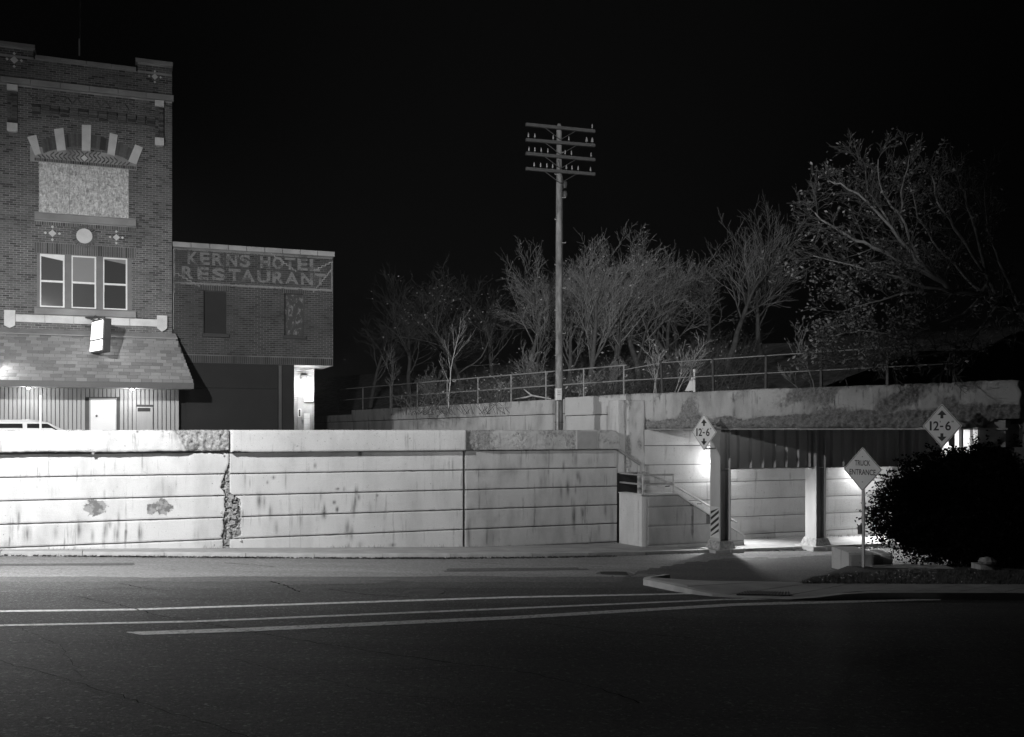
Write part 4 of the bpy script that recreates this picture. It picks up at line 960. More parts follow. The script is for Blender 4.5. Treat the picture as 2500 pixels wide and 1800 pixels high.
mb = MB(); mb.tube([(D_.x - .05, -.06, 3.5), (D_.x + .1, -.35, 3.62), (D_.x + .25, -.8, 3.45)], .014, 6); mb.build('cable', M['metal_d'], sg)

# soffit lamps and side wall lamp
for (x, pw, lb) in ((70, 26, 'recessed soffit lamp above the parked car'), (322, 34, 'recessed soffit lamp above the boarded opening')):
    p = .75; s = hs(x, p); so = thing('soffit_lamp', lb, 'lamp', HOT, zs1 - .1)
    mb = MB(); mb.lathe([(.09, zs1 - .001), (.09, zs1 - .03), (.075, zs1 - .03), (.07, zs1 - .012)], (s, -p, 0), 16); mb.build('housing', M['metal_d'], so)
    mb = MB(); mb.lathe([(.055, zs1 - .034), (.05, zs1 - .05), (.02, zs1 - .06)], (s, -p, 0), 12); mb.build('lens', M['soft_glow'], so)
    light('POINT', 'soffit_light', (s, -p, zs1 - .12), pw, .05, so)
wl_ = thing('wall_lamp', 'bright wall lamp at the left end of the hotel siding', 'lamp', HOT, .9)
s, z = hp(-14, 893, 1.2); mb = MB(); mb.box(s - .1, s + .1, -1.2, -1.1, z - .12, z + .16); mb.tube([(s, -1.1, z + .05), (s, -.04, z + .05)], .03); mb.build('housing', M['metal_d'], wl_)
mb = MB(); mb.lathe([(.08, z - .1), (.1, z), (.08, z + .1)], (s + .02, -1.28, 0), 12); mb.build('lens', M['lampglow'], wl_); light('POINT', 'wall_light', (s, -1.45, z), 16, .08, wl_)

# ------------------------------------------------------------------ restaurant (lower brick building)
re_ = thing('restaurant_building', 'low dark brick building with faded painted restaurant lettering', 'building', HOT, UPZ)
Y0 = .12; SR = HOT.s(813, -Y0); zR = 6.02; zO = 2.23; SG = HOT.s(718, -Y0)
mb = MB(); mb.box(.02, SR, Y0 + .13, 8, zO, zR); mb.build('inner_wall', M['dark_panel'], re_)
mb = MB(); mb.box(.02, SG, Y0 + .02, 8, UPZ - .1, zO - .001); mb.build('lower_wall', M['dark_panel'], re_)
win = [(497, 553, 709, 816), (694, 741, 716, 820)]
WR = []
for (x0, x1, y0, y1) in win: a, z1 = HOT.pt(x0, y0, -Y0); b, z0 = HOT.pt(x1, y1, -Y0); WR.append((a, b, z0, z1))
zsold = 2.48
(a1, b1, c1, d1), (a2, b2, c2, d2) = WR; mb = MB()
for (u, v, z0, z1) in ((.02, a1, zO, zR), (b1, a2, zO, zR), (b2, SR, zO, zR), (a1, b1, zO, c1), (a1, b1, d1, zR), (a2, b2, zO, c2), (a2, b2, d2, zR)): mb.box(u, v, Y0, Y0 + .129, z0, z1)
mb.build('wall', M['mortar_r'], re_)
hol = [(a, b, z0, z1) for a, b, z0, z1 in WR] + [(a - .1, b + .1, z1, z1 + .2) for a, b, z0, z1 in WR] + [(.02, SR, zO, zsold)]
brickwork(re_, 'brickwork', [(.03, SR - .006, zO, zR)], hol, (M['rbrick'], M['rbrick1']), 33, .007, Y0)
for i, (a, b, z0, z1) in enumerate(WR):
    m = MB(); m.box(a + .001, b - .001, Y0 + .10, Y0 + .127, z0 + .001, z1 - .001); 
    w = m.build('boarded_window', M['black'], re_)
    m = MB(); m.box(a + .03, b - .01, Y0 + .085, Y0 + .099, z0 + .01, z1 - .03); m.build('board', M['dark_panel'] if i == 0 else M['peeled'], w)
    m = MB(); m.bbox(a - .05, b + .08, Y0 - .07, Y0 - .0, z0 - .12, z0 - .01, .01); m.build('sill', M['rbrick'], w)
    n = int((b - a + .2) / BH); m0 = MB(); m0.box(0, .055, Y0 - .008, Y0 + .03, 0, .195); me = m0.mesh('soldier_brick', M['rbrick1'])
    for k in range(n): inst(me, 'soldier_brick', w, (a - .1 + k * (b - a + .2) / n + .006, 0, z1 + .003))
m0 = MB(); m0.box(0, .056, Y0 - .008, Y0 + .03, 0, zsold - zO - .012); me = m0.mesh('soldier_brick', M['rbrick1']); n = int((SR - .03) / BH)
for k in range(n): inst(me, 'soldier_brick', re_, (.03 + k * (SR - .04) / n, 0, zO + .006))
mb = MB(); mb.box(.03, SR - .1, Y0 - .012, Y0 - .0005, WR[0][3] - .0 + .205, WR[0][3] + .225); mb.build('lintel_line', M['stone_d'], re_)
stone_run(re_, 'coping_tile', .0, SR + .06, zR + .001, zR + .17, Y0 - .06, Y0 + .4, 9, M['stone_d'], 12, .012)
# painted band, border and lettering (faded paint; gaps at the mortar joints)
def ghost_paint():
    m, n, l, p = new_mat('faded_sign_paint'); t = NT(n, l); v = t.coord()
    sep = n.new('ShaderNodeSeparateXYZ'); l.new(v, sep.inputs[0])
    fz = t.math('FRACT', t.math('DIVIDE', t.math('ADD', sep.outputs[2], UPZ), BH)); joint = t.math('LESS_THAN', t.math('ABSOLUTE', t.math('SUBTRACT', fz, .5)), .42)
    wear = t.ramp(t.noise(v, 2.6, 6, .75), .30, .50); fine_ = t.ramp(t.noise(v, 18, 4, .7), .25, .45)
    a = t.math('MULTIPLY', t.math('MULTIPLY', wear, fine_), t.mix(joint, .25, .85))
    p.inputs['Base Color'].default_value = g3(.2); p.inputs['Roughness'].default_value = .85
    l.new(a, p.inputs['Alpha']); return m
M['ghost'] = ghost_paint()
def text_mesh(body, size, bold=0.0):
    c = bpy.data.curves.new('lettering', 'FONT'); c.body = body; c.size = size; c.offset = bold; c.align_x = 'LEFT'
    o = bpy.data.objects.new('lettering_tmp', c); COL.objects.link(o); dg = bpy.context.evaluated_depsgraph_get(); dg.update()
    me = bpy.data.meshes.new_from_object(o.evaluated_get(dg)); bpy.data.objects.remove(o); return me
def put_text(name, body, parent, s0, s1, z0, z1, y, mat, bold=0.0, axes=None):
    """flat lettering stretched to fill s0..s1, z0..z1 on a plane y (or on the plane given by axes = origin, right, up)"""
    me = text_mesh(body, 1.0, bold); vs = [v.co.copy() for v in me.vertices]
    x0, x1 = min(v.x for v in vs), max(v.x for v in vs); y0, y1 = min(v.y for v in vs), max(v.y for v in vs)
    zb = ZB.get(parent.name, 0)
    for v in me.vertices:
        fx, fy = (v.co.x - x0) / (x1 - x0), (v.co.y - y0) / (y1 - y0)
        if axes: q = axes[0] + axes[1] * (s0 + (s1 - s0) * fx) + axes[2] * (z0 + (z1 - z0) * fy); v.co = (q.x, q.y, q.z - zb)
        else: v.co = (s0 + (s1 - s0) * fx, y, z0 + (z1 - z0) * fy - zb)
    me.materials.clear(); me.materials.append(mat)
    o = bpy.data.objects.new(name, me); COL.objects.link(o); o.parent = parent; ZB[o.name] = zb; return o
yT = Y0 - .012
for (tx, ex, z0, z1) in (("KERN'SHOTEL", [(458, 484), (488, 512), (518, 546), (553, 579), (580, 583), (585, 611), (635, 660), (665, 692), (695, 721), (726, 751), (756, 781)], 5.49, 5.90),
                         ('RESTAURANT', [(444, 473), (482, 510), (518, 550), (558, 587), (588, 622), (628, 660), (665, 694), (696, 729), (735, 764), (768, 795)], 4.99, 5.40)):
    for ch, (x0, x1) in zip(tx, ex):
        lo = z0 if ch != "'" else z1 - .13
        put_text('painted_letter', ch, re_, HOT.s(x0, -Y0), HOT.s(x1, -Y0), lo, z1, yT, M['ghost'], .035)
for (a, b, z0, z1) in ((.05, SR - .02, 4.80, 4.90), (.04, .10, 4.5, 5.9), (SR - .07, SR - .02, 4.9, 5.85), (.05, SR - .03, 5.93, 5.98)):
    mb = MB(); mb.face([(a, yT, z0), (b, yT, z0), (b, yT, z1), (a, yT, z1)]); mb.build('painted_border', M['ghost'], re_)
# repointed stair-step cracks
def repoint(a, b, seed):
    (s0, z0), (s1, z1) = HOT.pt(*a, -Y0), HOT.pt(*b, -Y0); n = max(2, int(abs(z1 - z0) / BH)); m = MB(); z = round(z0 / BH) * BH; s = s0
    dz = BH if z1 > z0 else -BH; ds = (s1 - s0) / n
    for k in range(n):
        m.box(min(s, s + ds) - .008, max(s, s + ds) + .008, Y0 - .011, Y0, z - .011, z + .011); s += ds
        m.box(s - .011, s + .011, Y0 - .0112, Y0, min(z, z + dz), max(z, z + dz)); z += dz
    m.build('mortar_repair', M['stone_d'], re_)
repoint((427, 670), (486, 704), 1); repoint((655, 617), (722, 668), 2); repoint((812, 642), (768, 668), 3); repoint((810, 660), (765, 715), 4)
mb = MB(); mb.box(.025, .05, Y0 - .012, Y0, 3.3, 5.95); mb.build('mortar_seam', M['stone'], re_)
# garage shutter
ga0, gz1 = HOT.pt(452, 895, -Y0); gb0, _ = HOT.pt(680, 895, -Y0)
mb = MB(); mb.box(ga0, gb0, Y0 - .02, Y0 + .019, UPZ, zO - .06); gd = mb.build('garage_door', M['dark_panel'], re_)
zsm = HOT.pt(560, 949, -Y0)[1]
for (a, b, z0, z1) in ((ga0 + .02, gb0 - .02, zsm + .012, zO - .09), (ga0 + .02, gb0 - .02, UPZ, zsm - .012)):
    mb = MB(); mb.bbox(a, b, Y0 - .045, Y0 - .021, z0, z1, .008); mb.build('door_leaf', M['dark_panel'], gd)
mb = MB(); mb.box(gb0, gb0 + .1, Y0 - .05, Y0 + .019, UPZ, zO - .03); mb.build('door_jamb', M['dark_trim'], gd)
mb = MB(); mb.bbox(gb0 + .12, SG, Y0 - .02, Y0 + .019, UPZ, zO - .002, .01); mb.build('pilaster', M['dark_panel'], re_)
# recessed entry with door, block wall and lamp
RD = 1.9; xb = HOT.s(767, -RD)
mb = MB(); mb.box(SG - .3, xb, RD, RD + .3, UPZ - .1, zO - .002); mb.build('entry_wall', M['mortar'], re_)
r = random.Random(44); qs = MB()
for k in range(int((zO - UPZ) / BH)):
    z = UPZ + k * BH
    for (a, b) in ((SG - .02, HOT.s(726, -RD)), (HOT.s(761, -RD), xb)): qs.box(a + .004, b - .004, RD - .009, RD, z + .005, z + BH - .005, r.random())
    if z > 1.0: 
        s = HOT.s(726, -RD); 
        while s < HOT.s(761, -RD): qs.box(s + .004, min(s + BP, HOT.s(761, -RD)) - .004, RD - .009, RD, z + .005, z + BH - .005, r.random()); s += BP
qs.build('entry_brickwork', M['stone_d'], re_, kind='stuff')
a, z1 = HOT.pt(726, 971, -RD); b, _ = HOT.pt(740, 971, -RD); mb = MB(); mb.box(a, b, RD - .03, RD - .0095, UPZ, z1); ed = mb.build('entry_door', M['stone_d'], re_)
q0, q1 = HOT.pt(728.5, 1000, -RD), HOT.pt(733.5, 1017, -RD); mb = MB(); mb.box(q0[0] - .02, q1[0] + .02, RD - .036, RD - .031, q1[1] - .02, q0[1] + .02); f = mb.build('vision_frame', M['white'], ed); mb = MB(); mb.box(q0[0], q1[0], RD - .04, RD - .0365, q1[1], q0[1]); mb.build('vision_pane', M['glass_c'], f)
mb = MB(); q0 = HOT.pt(738, 1020, -RD); mb.box(q0[0] - .03, q0[0] + .03, RD - .07, RD - .031, q0[1] - .08, q0[1] + .05); mb.build('handle', M['metal_l'], ed)
for k in range(9):
    z = UPZ + k * .2; mb = MB(); mb.bbox(HOT.s(742, -RD), HOT.s(756, -RD), RD - .02, RD - .0095, z + .004, z + .196, .004); mb.build('concrete_block', M['stone'], re_)
q0, q1 = HOT.pt(742, 962, -RD), HOT.pt(765, 981, -RD); mb = MB(); mb.box(q0[0], q1[0], RD - .05, RD - .021, q1[1], q0[1]); mb.build('meter_panel', M['white'], re_)
ll = thing('entry_lamp', 'glaring bare lamp in the recessed entry under the brick overhang', 'lamp', HOT, 1.3)
s, z = HOT.pt(744, 930, -RD + .3); mb = MB(); mb.box(s - .1, s + .1, RD - .2, RD - .021, z - .02, z + .2); mb.build('housing', M['metal_d'], ll)
mb = MB(); mb.lathe([(.05, z + .06), (.16, z), (.19, z - .14), (.11, z - .28), (.01, z - .31)], (s, RD - .34, 0), 16); mb.build('bulb', M['lampglow'], ll)
light('POINT', 'entry_light', (s, RD - .5, z - .1), 420, .1, ll)

# ------------------------------------------------------------------ parked car behind the wall
def car():
    c = up(86, 1030, 29.2); t = thing('parked_car', 'white hatchback roof and windows showing above the wall', 'car', loc=(c.x, c.y, UPZ), rz=R(36))
    L, Wd = 2.05, .86
    prof = [(-2.0, .35), (-2.02, .62), (-1.95, .95), (1.0, .98), (1.9, .82), (2.08, .6), (2.05, .32)]
    m = MB(); m.prism(prof, -Wd, Wd); b = m.build('body', M['carpaint'], t)
    # greenhouse: tapered loft from beltline to roof
    st_ = [(.96, -1.98, 1.05, .80), (1.22, -1.86, .62, .74), (1.42, -1.70, .22, .66), (1.485, -1.45, -.05, .58), (1.50, -.9, -.35, .50)]
    m = MB(); rings = []
    for (z, x0, x1, w) in st_:
        rings.append([(x0, -w * .86, z), (x0 + .25, -w, z), (x1 - .25, -w, z), (x1, -w * .82, z), (x1, w * .82, z), (x1 - .25, w, z), (x0 + .25, w, z), (x0, w * .86, z)])
    for a_, b_ in zip(rings[:-1], rings[1:]):
        for k in range(8): m.face([a_[k], a_[(k + 1) % 8], b_[(k + 1) % 8], b_[k]])
    m.face(rings[-1]); m.build('cabin', M['carpaint'], t, smooth=False)
    def wx(z): # side half width at height
        for (z0, _, _, w0), (z1, _, _, w1) in zip(st_[:-1], st_[1:]):
            if z0 <= z <= z1: return w0 + (w1 - w0) * (z - z0) / (z1 - z0)
        return st_[-1][3]
    def pane(name, pts, off=.012):
        for sgn in (-1, 1):
            m = MB(); q = [(x, sgn * (wx(z) + off), z) for x, z in pts]; q2 = [(x, sgn * (wx(z) - .01), z) for x, z in pts]
            m.hexa(q[:4] + q2[:4]); m.build(name, M['carglass'], t)
    pane('side_window', [(-1.62, 1.02), (-1.36, 1.02), (-1.36, 1.34), (-1.52, 1.34)]); pane('side_window', [(-1.28, 1.02), (-.46, 1.02), (-.46, 1.38), (-1.26, 1.38)]); pane('side_window', [(-.36, 1.02), (.72, 1.02), (.2, 1.38), (-.34, 1.38)])
    for nm, xa, xb_, sg in (('rear_window', -1.965, -1.74, -1), ('windscreen', 1.0, .30, 1)):
        m = MB(); o_ = .014 * sg; q = [(xa + o_, -.62, 1.0), (xa + o_, .62, 1.0), (xb_ + o_, .5, 1.36), (xb_ + o_, -.5, 1.36)]; m.hexa(q + [(x - .02 * sg, y, z) for x, y, z in q]); m.build(nm, M['carglass'], t)
    for x in (-1.3, 1.32):
        for sg in (-1, 1):
            m = MB(); m.lathe([(.2, sg * .66), (.31, sg * .68), (.32, sg * .75), (.31, sg * .84), (.2, sg * .86)], (x, 0, .32), 20, 'y'); w = m.build('wheel', M['rubber'], t)
            m = MB(); m.lathe([(.05, sg * .85), (.19, sg * .868), (.05, sg * .875)], (x, 0, .32), 14, 'y'); m.build('rim', M['rim'], w)
    for sg in (-1, 1):
        m = MB(); m.box(1.86, 2.0, sg * .75 - .1, sg * .75 + .1, .62, .76); m.build('headlight', M['glass_b'], t); m = MB(); m.box(-2.04, -1.96, sg * .74 - .08, sg * .74 + .08, .62, .9); m.build('tail_light', M['dark_trim'], t)
        m = MB(); m.box(.55, .75, sg * .95 - .06, sg * .95 + .06, .93, 1.04); m.build('mirror', M['carpaint'], t)
    return t
car()
# street sign post seen edge-on behind the wall
c = up(99, 1040, 26.4); sp2 = thing('street_sign_post', 'white sign post with its plate seen edge on behind the coping', 'sign post', loc=(c.x, c.y, UPZ), rz=R(25.3))
mb = MB(); mb.tube([(0, 0, 0), (0, 0, 2.12)], .028, 8); mb.build('post', M['white'], sp2)
mb = MB(); mb.box(.035, .045, -.15, .15, 1.66, 2.10); mb.build('plate', M['sign_b'], sp2)

# ------------------------------------------------------------------ telegraph pole
PD = 33.0; c = up(1365, 1050, PD); PA = R(17.5)
tp = thing('telegraph_pole', 'tall weathered wooden pole with four crossarms of insulators', 'utility pole', loc=(c.x, c.y, UPZ), rz=PA)
ztp = up(1365, 303, PD).z - UPZ
mb = MB(); mb.tube([(0, 0, -.2), (0, 0, 3), (-.01, 0, 7), (0, 0, ztp - .1), (0, 0, ztp)], [.138, .125, .106, .09, .05], 16); pole = mb.build('pole', M['wood'], tp, smooth=True)
rr = random.Random(8)
for (yc, ins) in ((316, [1.12]), (352, [-1.12, -.9, -.26, .29, .92, 1.12]), (386, [-1.1, -.9, -.68, -.45, .16, .38, 1.08]), (422, [-.92, -.7, -.48, -.28, .2, .4, .62, 1.06])):
    z = up(1365, yc, PD).z - UPZ; tilt = rr.uniform(-.006, .006) + (.004 if yc == 352 else 0)
    mb = MB(); a = 1.21; mb.hexa([(-a, -.20, z - .05 - tilt * a), (a, -.20, z - .05 + tilt * a), (a, -.10, z - .05 + tilt * a), (-a, -.10, z - .05 - tilt * a), (-a, -.20, z + .05 - tilt * a), (a, -.20, z + .05 + tilt * a), (a, -.10, z + .05 + tilt * a), (-a, -.10, z + .05 - tilt * a)]); arm = mb.build('crossarm', M['arm'], tp)
    for x in ins:
        zb_ = z + .05 + tilt * x; mb = MB(); mb.tube([(x, -.15, zb_), (x, -.15, zb_ + .06)], .014, 6); pin = mb.build('pin', M['metal_d'], arm)
        w = .05 if abs(x - 1.12) < .01 and yc == 352 or x == .92 else .028; mb = MB(); mb.lathe([(w * .8, zb_ + .055), (w, zb_ + .075), (w * .85, zb_ + .1), (w * .6, zb_ + .115), (w * .75, zb_ + .13), (w * .3, zb_ + .16 + w)], (x, -.15, 0), 10); mb.build('insulator', M['porcelain'], pin)
    for sg in (-1, 1):
        mb = MB(); mb.tube([(sg * .55, -.15, z - .04), (0, -.13, z - .38)], .013, 5); mb.build('brace', M['metal_d'], arm)
for k in range(11):
    z = 2.9 + k * .75; mb = MB(); sg = 1 if k % 2 == 0 else -1; L = .2 if sg > 0 else .17; mb.tube([(sg * .06, -.05, z), (sg * L, -.07, z), (sg * L, -.07, z + .03)], .012, 6); mb.build('pole_step', M['metal_l'], tp)
z = up(1365, 452, PD).z - UPZ
for dz in (0, -.32):
    mb = MB(); mb.lathe([(.03, z + dz + .14), (.07, z + dz + .1), (.08, z + dz), (.05, z + dz - .1)], (.2, -.02, 0), 10); mb.tube([(.1, 0, z + dz), (.2, -.02, z + dz)], .02, 6); mb.build('cable_bracket', M['metal_d'], tp)
mb = MB(); mb.tube([(-.06, -.10, z + .8), (.03, -.12, z + .45), (.11, -.05, z + .15), (.12, 0, z - .4), (.13, 0, 2.6)], .012, 5); mb.build('down_wire', M['metal_d'], tp)
zb0 = up(1358, 978, PD).z - UPZ; zb1 = up(1358, 949, PD).z - UPZ
mb = MB(); mb.bbox(-.2, -.0, -.28, -.13, zb0, zb1, .015); bx = mb.build('meter_box', M['sign'], tp)
for k in range(3): mb = MB(); mb.box(-.16, -.05, -.283, -.2805, zb1 - .1 - k * .06, zb1 - .085 - k * .06); mb.build('label_line', M['metal_d'], bx)
mb = MB(); mb.tube([(-.11, -.15, 0), (-.11, -.15, zb0)], .035, 8); mb.build('conduit', M['metal_l'], tp)
for zz_ in (zb0 + .05, zb1 - .05, up(1365, 1031, PD).z - UPZ): mb = MB(); mb.lathe([(.155, zz_ - .012), (.155, zz_ + .012)], (0, 0, 0), 16); mb.build('band', M['metal_d'], tp)

# ------------------------------------------------------------------ traffic signs
def diamond_sign(name, label, cpx, D, half_h, yaw, cat='sign', post=None, frame_w=.03):
    c = up(cpx[0], cpx[1], D); t = thing(name, label, cat, loc=(c.x, c.y, c.z), rz=yaw); d = half_h; rc = .035
    def dia(e):
        k = d - e; o = []
        for i in range(4):
            a = math.pi / 2 * i
            for q in (-.5, 0, .5):
                b = a + q * .6; o.append(((k - rc * 1.4) * math.cos(a) + rc * math.cos(b) , (k - rc * 1.4) * math.sin(a) + rc * math.sin(b)))
        return o
    m = MB(); m.prism(dia(0), -.004, .004); pl = m.build('plate', M['sign'], t)
    o_, i_ = dia(.022), dia(.022 + frame_w); m = MB()
    for k in range(len(o_)):
        k2 = (k + 1) % len(o_); m.face([(o_[k][0], -.006, o_[k][1]), (o_[k2][0], -.006, o_[k2][1]), (i_[k2][0], -.006, i_[k2][1]), (i_[k][0], -.006, i_[k][1])])
    m.build('border', M['black'], pl); return t, pl
def flat(pl, pts, name, y=-.007):
    m = MB(); m.face([(x, y, z) for x, z in pts]); m.build(name, M['black'], pl)
def clearance(label, cpx, D, hh, yaw):
    t, pl = diamond_sign('clearance_sign', label, cpx, D, hh, yaw, frame_w=.016)
    k = hh / .6
    for sg in (1, -1):
        a = [(-.045, .20), (.045, .20), (.045, .29), (.14, .29), (.0, .42), (-.14, .29), (-.045, .29)]
        pts = [(x * k, z * k * sg) for x, z in a]; flat(pl, pts if sg > 0 else pts[::-1], 'arrow')
    ax = (Vector((0, -.007, 0)), Vector((1, 0, 0)), Vector((0, 0, 1)))
    for (tx, a, b) in (('1', -.37, -.31), ('2', -.26, -.09), ('-', -.06, .04), ('6', .10, .27)):
        z0, z1 = (-.125, .125) if tx != '-' else (-.035, .005)
        put_text('numeral', tx, pl, a * k, b * k, z0 * k, z1 * k, 0, M['black'], .02, ax)
    flat(pl, [(-.06 * k, .09 * k), (-.045 * k, .09 * k), (-.04 * k, .135 * k), (-.065 * k, .135 * k)], 'foot_mark')
    for q in (.30, .335): flat(pl, [((q - .008) * k, .09 * k), ((q + .006) * k, .09 * k), ((q + .012) * k, .135 * k), ((q - .012) * k, .135 * k)], 'inch_mark')
    return t
cs = clearance('diamond clearance sign bracketed to the striped steel column', (1719, 1055.5), 30.2, .567, R(-60))
Ri = Matrix.Rotation(R(60), 3, 'Z'); mb = MB()
for zq in (-.5, .3): mb.tube([Ri @ Vector((.0, .03, zq)), Ri @ Vector((.42, .35, zq))], .022, 6)
mb.box(-.03, .03, .006, .03, -.5, .5); mb.build('bracket', M['metal_l'], cs)
cs2 = clearance('diamond clearance sign hung on the bridge parapet above the black bush', (2300, 1040), 24.3, .545, R(-58))
Ri = Matrix.Rotation(R(58), 3, 'Z'); mb = MB()
for zq in (-.12, .25): mb.tube([Ri @ Vector((.0, .02, zq)), Ri @ Vector((.25, 1.0, zq))], .025, 6)
mb.build('bracket', M['metal_l'], cs2)
TD = 23.6; base = up(2110, 1402, TD)
te, pl = diamond_sign('truck_entrance_sign', 'diamond truck entrance sign on a thin post by the grass', (2106, 1146), TD, .535, R(-54), frame_w=.016)
ax = (Vector((0, -.007, 0)), Vector((1, 0, 0)), Vector((0, 0, 1)))
put_text('lettering', 'TRUCK', pl, -.21, .21, .085, .215, 0, M['black'], .012, ax); put_text('lettering', 'ENTRANCE', pl, -.355, .355, -.135, .0, 0, M['black'], .012, ax)
cz = up(2106, 1146, TD).z; mb = MB(); mb.box(-.03, .04, .006, .04, base.z - cz - .15, .45); mb.build('post', M['metal_l'], te)
mb = MB(); mb.box(-.12, -.03, -.02, .04, up(2106, 1305, TD).z - cz, up(2106, 1283, TD).z - cz); mb.build('junction_box', M['metal_d'], te)
for zq in (.3, -.3): mb = MB(); mb.lathe([(.012, -.012), (.012, -.006)], (0, 0, zq), 8, 'y'); mb.build('bolt', M['metal_d'], pl)

# ------------------------------------------------------------------ near corner: pavement, grass, low blocks, bush
def gp(x, y, dz=0.0): X, Y = ground(x, y, dz); return Vector((X, Y))
kr = [gp(*q) for q in ((1620, 1417), (1572, 1424), (1570, 1429), (1600, 1435), (1640, 1443), (1690, 1451), (1740, 1456.5), (1800, 1460.5), (1860, 1463.5), (1930, 1465.5), (2060, 1464), (2200, 1463), (2310, 1463), (2520, 1464), (2800, 1466))]
bk = [gp(*q, .12) for q in ((2800, 1428), (2520, 1427.5), (2325, 1427), (2200, 1426), (2060, 1425), (1960, 1424), (1890, 1421), (1760, 1420), (1690, 1418))]
cw = bpy.data.objects.new('corner_sidewalk', None); COL.objects.link(cw); cw['kind'] = 'structure'; ZB['corner_sidewalk'] = 0.0; cw.location = (0, 0, CAMZ)
def ramp_h(P):   # kerb ramp dips around the tactile panel
    c = gp(1868, 1458); d = (P - c).length; return .03 + .10 * min(1, max(0, (d - .7) / .9))
inner = []
for i, P in enumerate(kr):
    d = (kr[min(i + 1, len(kr) - 1)] - kr[max(i - 1, 0)]).normalized(); e = Vector((-d.y, d.x)); inner.append(P + e * .15)
for a, b, a2, b2 in zip(kr[:-1], kr[1:], inner[:-1], inner[1:]):
    n = max(1, int((b - a).length / .5))
    for k in range(n):
        f0, f1 = k / n, (k + 1) / n; q = [a.lerp(b, f0), a.lerp(b, f1), a2.lerp(b2, f1), a2.lerp(b2, f0)]
        if abs((q[0] - q[1]).length) < .02: continue
        h_ = [ramp_h(p) + .01 * nz(p.x * 3, p.y * 3) for p in q]; m = MB()
        m.hexa([(p.x, p.y, road_z(p.x, p.y) - .05) for p in q] + [(p.x, p.y, road_z(p.x, p.y) + hh_ + (.0 if i_ > 1 else -.012)) for i_, (p, hh_) in enumerate(zip(q, h_))]); m.build('kerb_stone', M['kerb'], cw)
# slabs: strips between the inner kerb line and the back edge
def along(poly, f):
    Ls = [(b - a).length for a, b in zip(poly[:-1], poly[1:])]; T = sum(Ls) * f
    for (a, b), L in zip(zip(poly[:-1], poly[1:]), Ls):
        if T <= L or (a, b) == (poly[-2], poly[-1]): return a.lerp(b, min(1, T / max(L, 1e-6)))
        T -= L
fr_in = inner[1:]; fr_bk = bk[::-1]; N = 12
for k in range(N):
    m = MB(); f0, f1 = k / N + .0015, (k + 1) / N - .0015
    for j in range(4):
        g0, g1 = f0 + (f1 - f0) * j / 4, f0 + (f1 - f0) * (j + 1) / 4
        q = [along(fr_in, g0), along(fr_in, g1), along(fr_bk, g1), along(fr_bk, g0)]
        m.hexa([(p.x, p.y, road_z(p.x, p.y) - .05) for p in q] + [(p.x, p.y, road_z(p.x, p.y) + ramp_h(p) + .0) for p in q])
    m.build('paving_slab', M['walk'], cw)
# tactile / drain grating panel
c0, c1, c2, c3 = gp(1798, 1458), gp(1930, 1461), gp(1928, 1450), gp(1838, 1446)
pan = thing('tactile_panel', 'dark ribbed tactile panel set in the corner kerb ramp', 'tactile panel', loc=(c0.x, c0.y, road_z(c0.x, c0.y)))
m = MB(); q = [c0, c1, c2, c3]; m.hexa([(p.x - c0.x, p.y - c0.y, road_z(p.x, p.y) - road_z(c0.x, c0.y) + .03 + .0) for p in q] + [(p.x - c0.x, p.y - c0.y, road_z(p.x, p.y) - road_z(c0.x, c0.y) + .06) for p in q]); m.build('panel', M['metal_d'], pan)
m0 = MB(); m0.lathe([(.018, 0), (.012, .008), (.002, .009)], (0, 0, 0), 6); me = m0.mesh('dome', M['iron'])
for i in range(16):
    for j in range(6):
        p = c0.lerp(c1, (i + .5) / 16).lerp(c3.lerp(c2, (i + .5) / 16), (j + .5) / 6); inst(me, 'dome', pan, (p.x - c0.x, p.y - c0.y, road_z(p.x, p.y) - road_z(c0.x, c0.y) + .06))
# grass bank
gpoly = [gp(1955, 1425, .12), gp(2060, 1426, .12), gp(2200, 1427, .12), gp(2330, 1428, .12), gp(2520, 1429, .12), gp(2900, 1430, .12)]
gback = [gp(1990, 1417, .12), gp(2080, 1402, .14), gp(2200, 1398, .14), gp(2330, 1397, .14), gp(2520, 1397, .14), gp(2900, 1397, .14)]
far = [gp(2070, 1399), Vector((11.2, 25.0)), Vector((14, 25.5)), Vector((17, 26)), Vector((22, 27)), Vector((30, 28))]
def bank_z(P, f): return road_z(P.x, P.y) + .12 + .04 * f
m = MB(); rows = []
for f in [0, .33, .66, 1, 1.5, 2]:
    row = []
    for a, b, c in zip(gpoly, gback, far):
        p = a.lerp(b, f) if f <= 1 else b.lerp(c, f - 1); row.append((p.x, p.y, bank_z(p, min(f, 1.3)) + (.04 * nz(p.x * 2, p.y * 2))))
    rows.append(row)
for r0, r1 in zip(rows[:-1], rows[1:]):
    for i in range(len(r0) - 1): m.face([r0[i], r0[i + 1], r1[i + 1], r1[i]])
struct(m, 'grass_verge', M['turf'], smooth=True)
m = MB(); rr = random.Random(6)
for _ in range(5200):
    i = rr.random() * (len(gpoly) - 2); k = int(i); u = i - k; f = rr.random(); p = gpoly[k].lerp(gpoly[k + 1], u).lerp(gback[k].lerp(gback[k + 1], u), f); z = bank_z(p, f)
    tuft(m, p.x, p.y, z - .01, 3, .07, .04, rr)
o = m.build('grass', M['grassm'], kind='stuff'); tag(o, 'short ragged grass behind the corner pavement', 'grass')
m = MB()
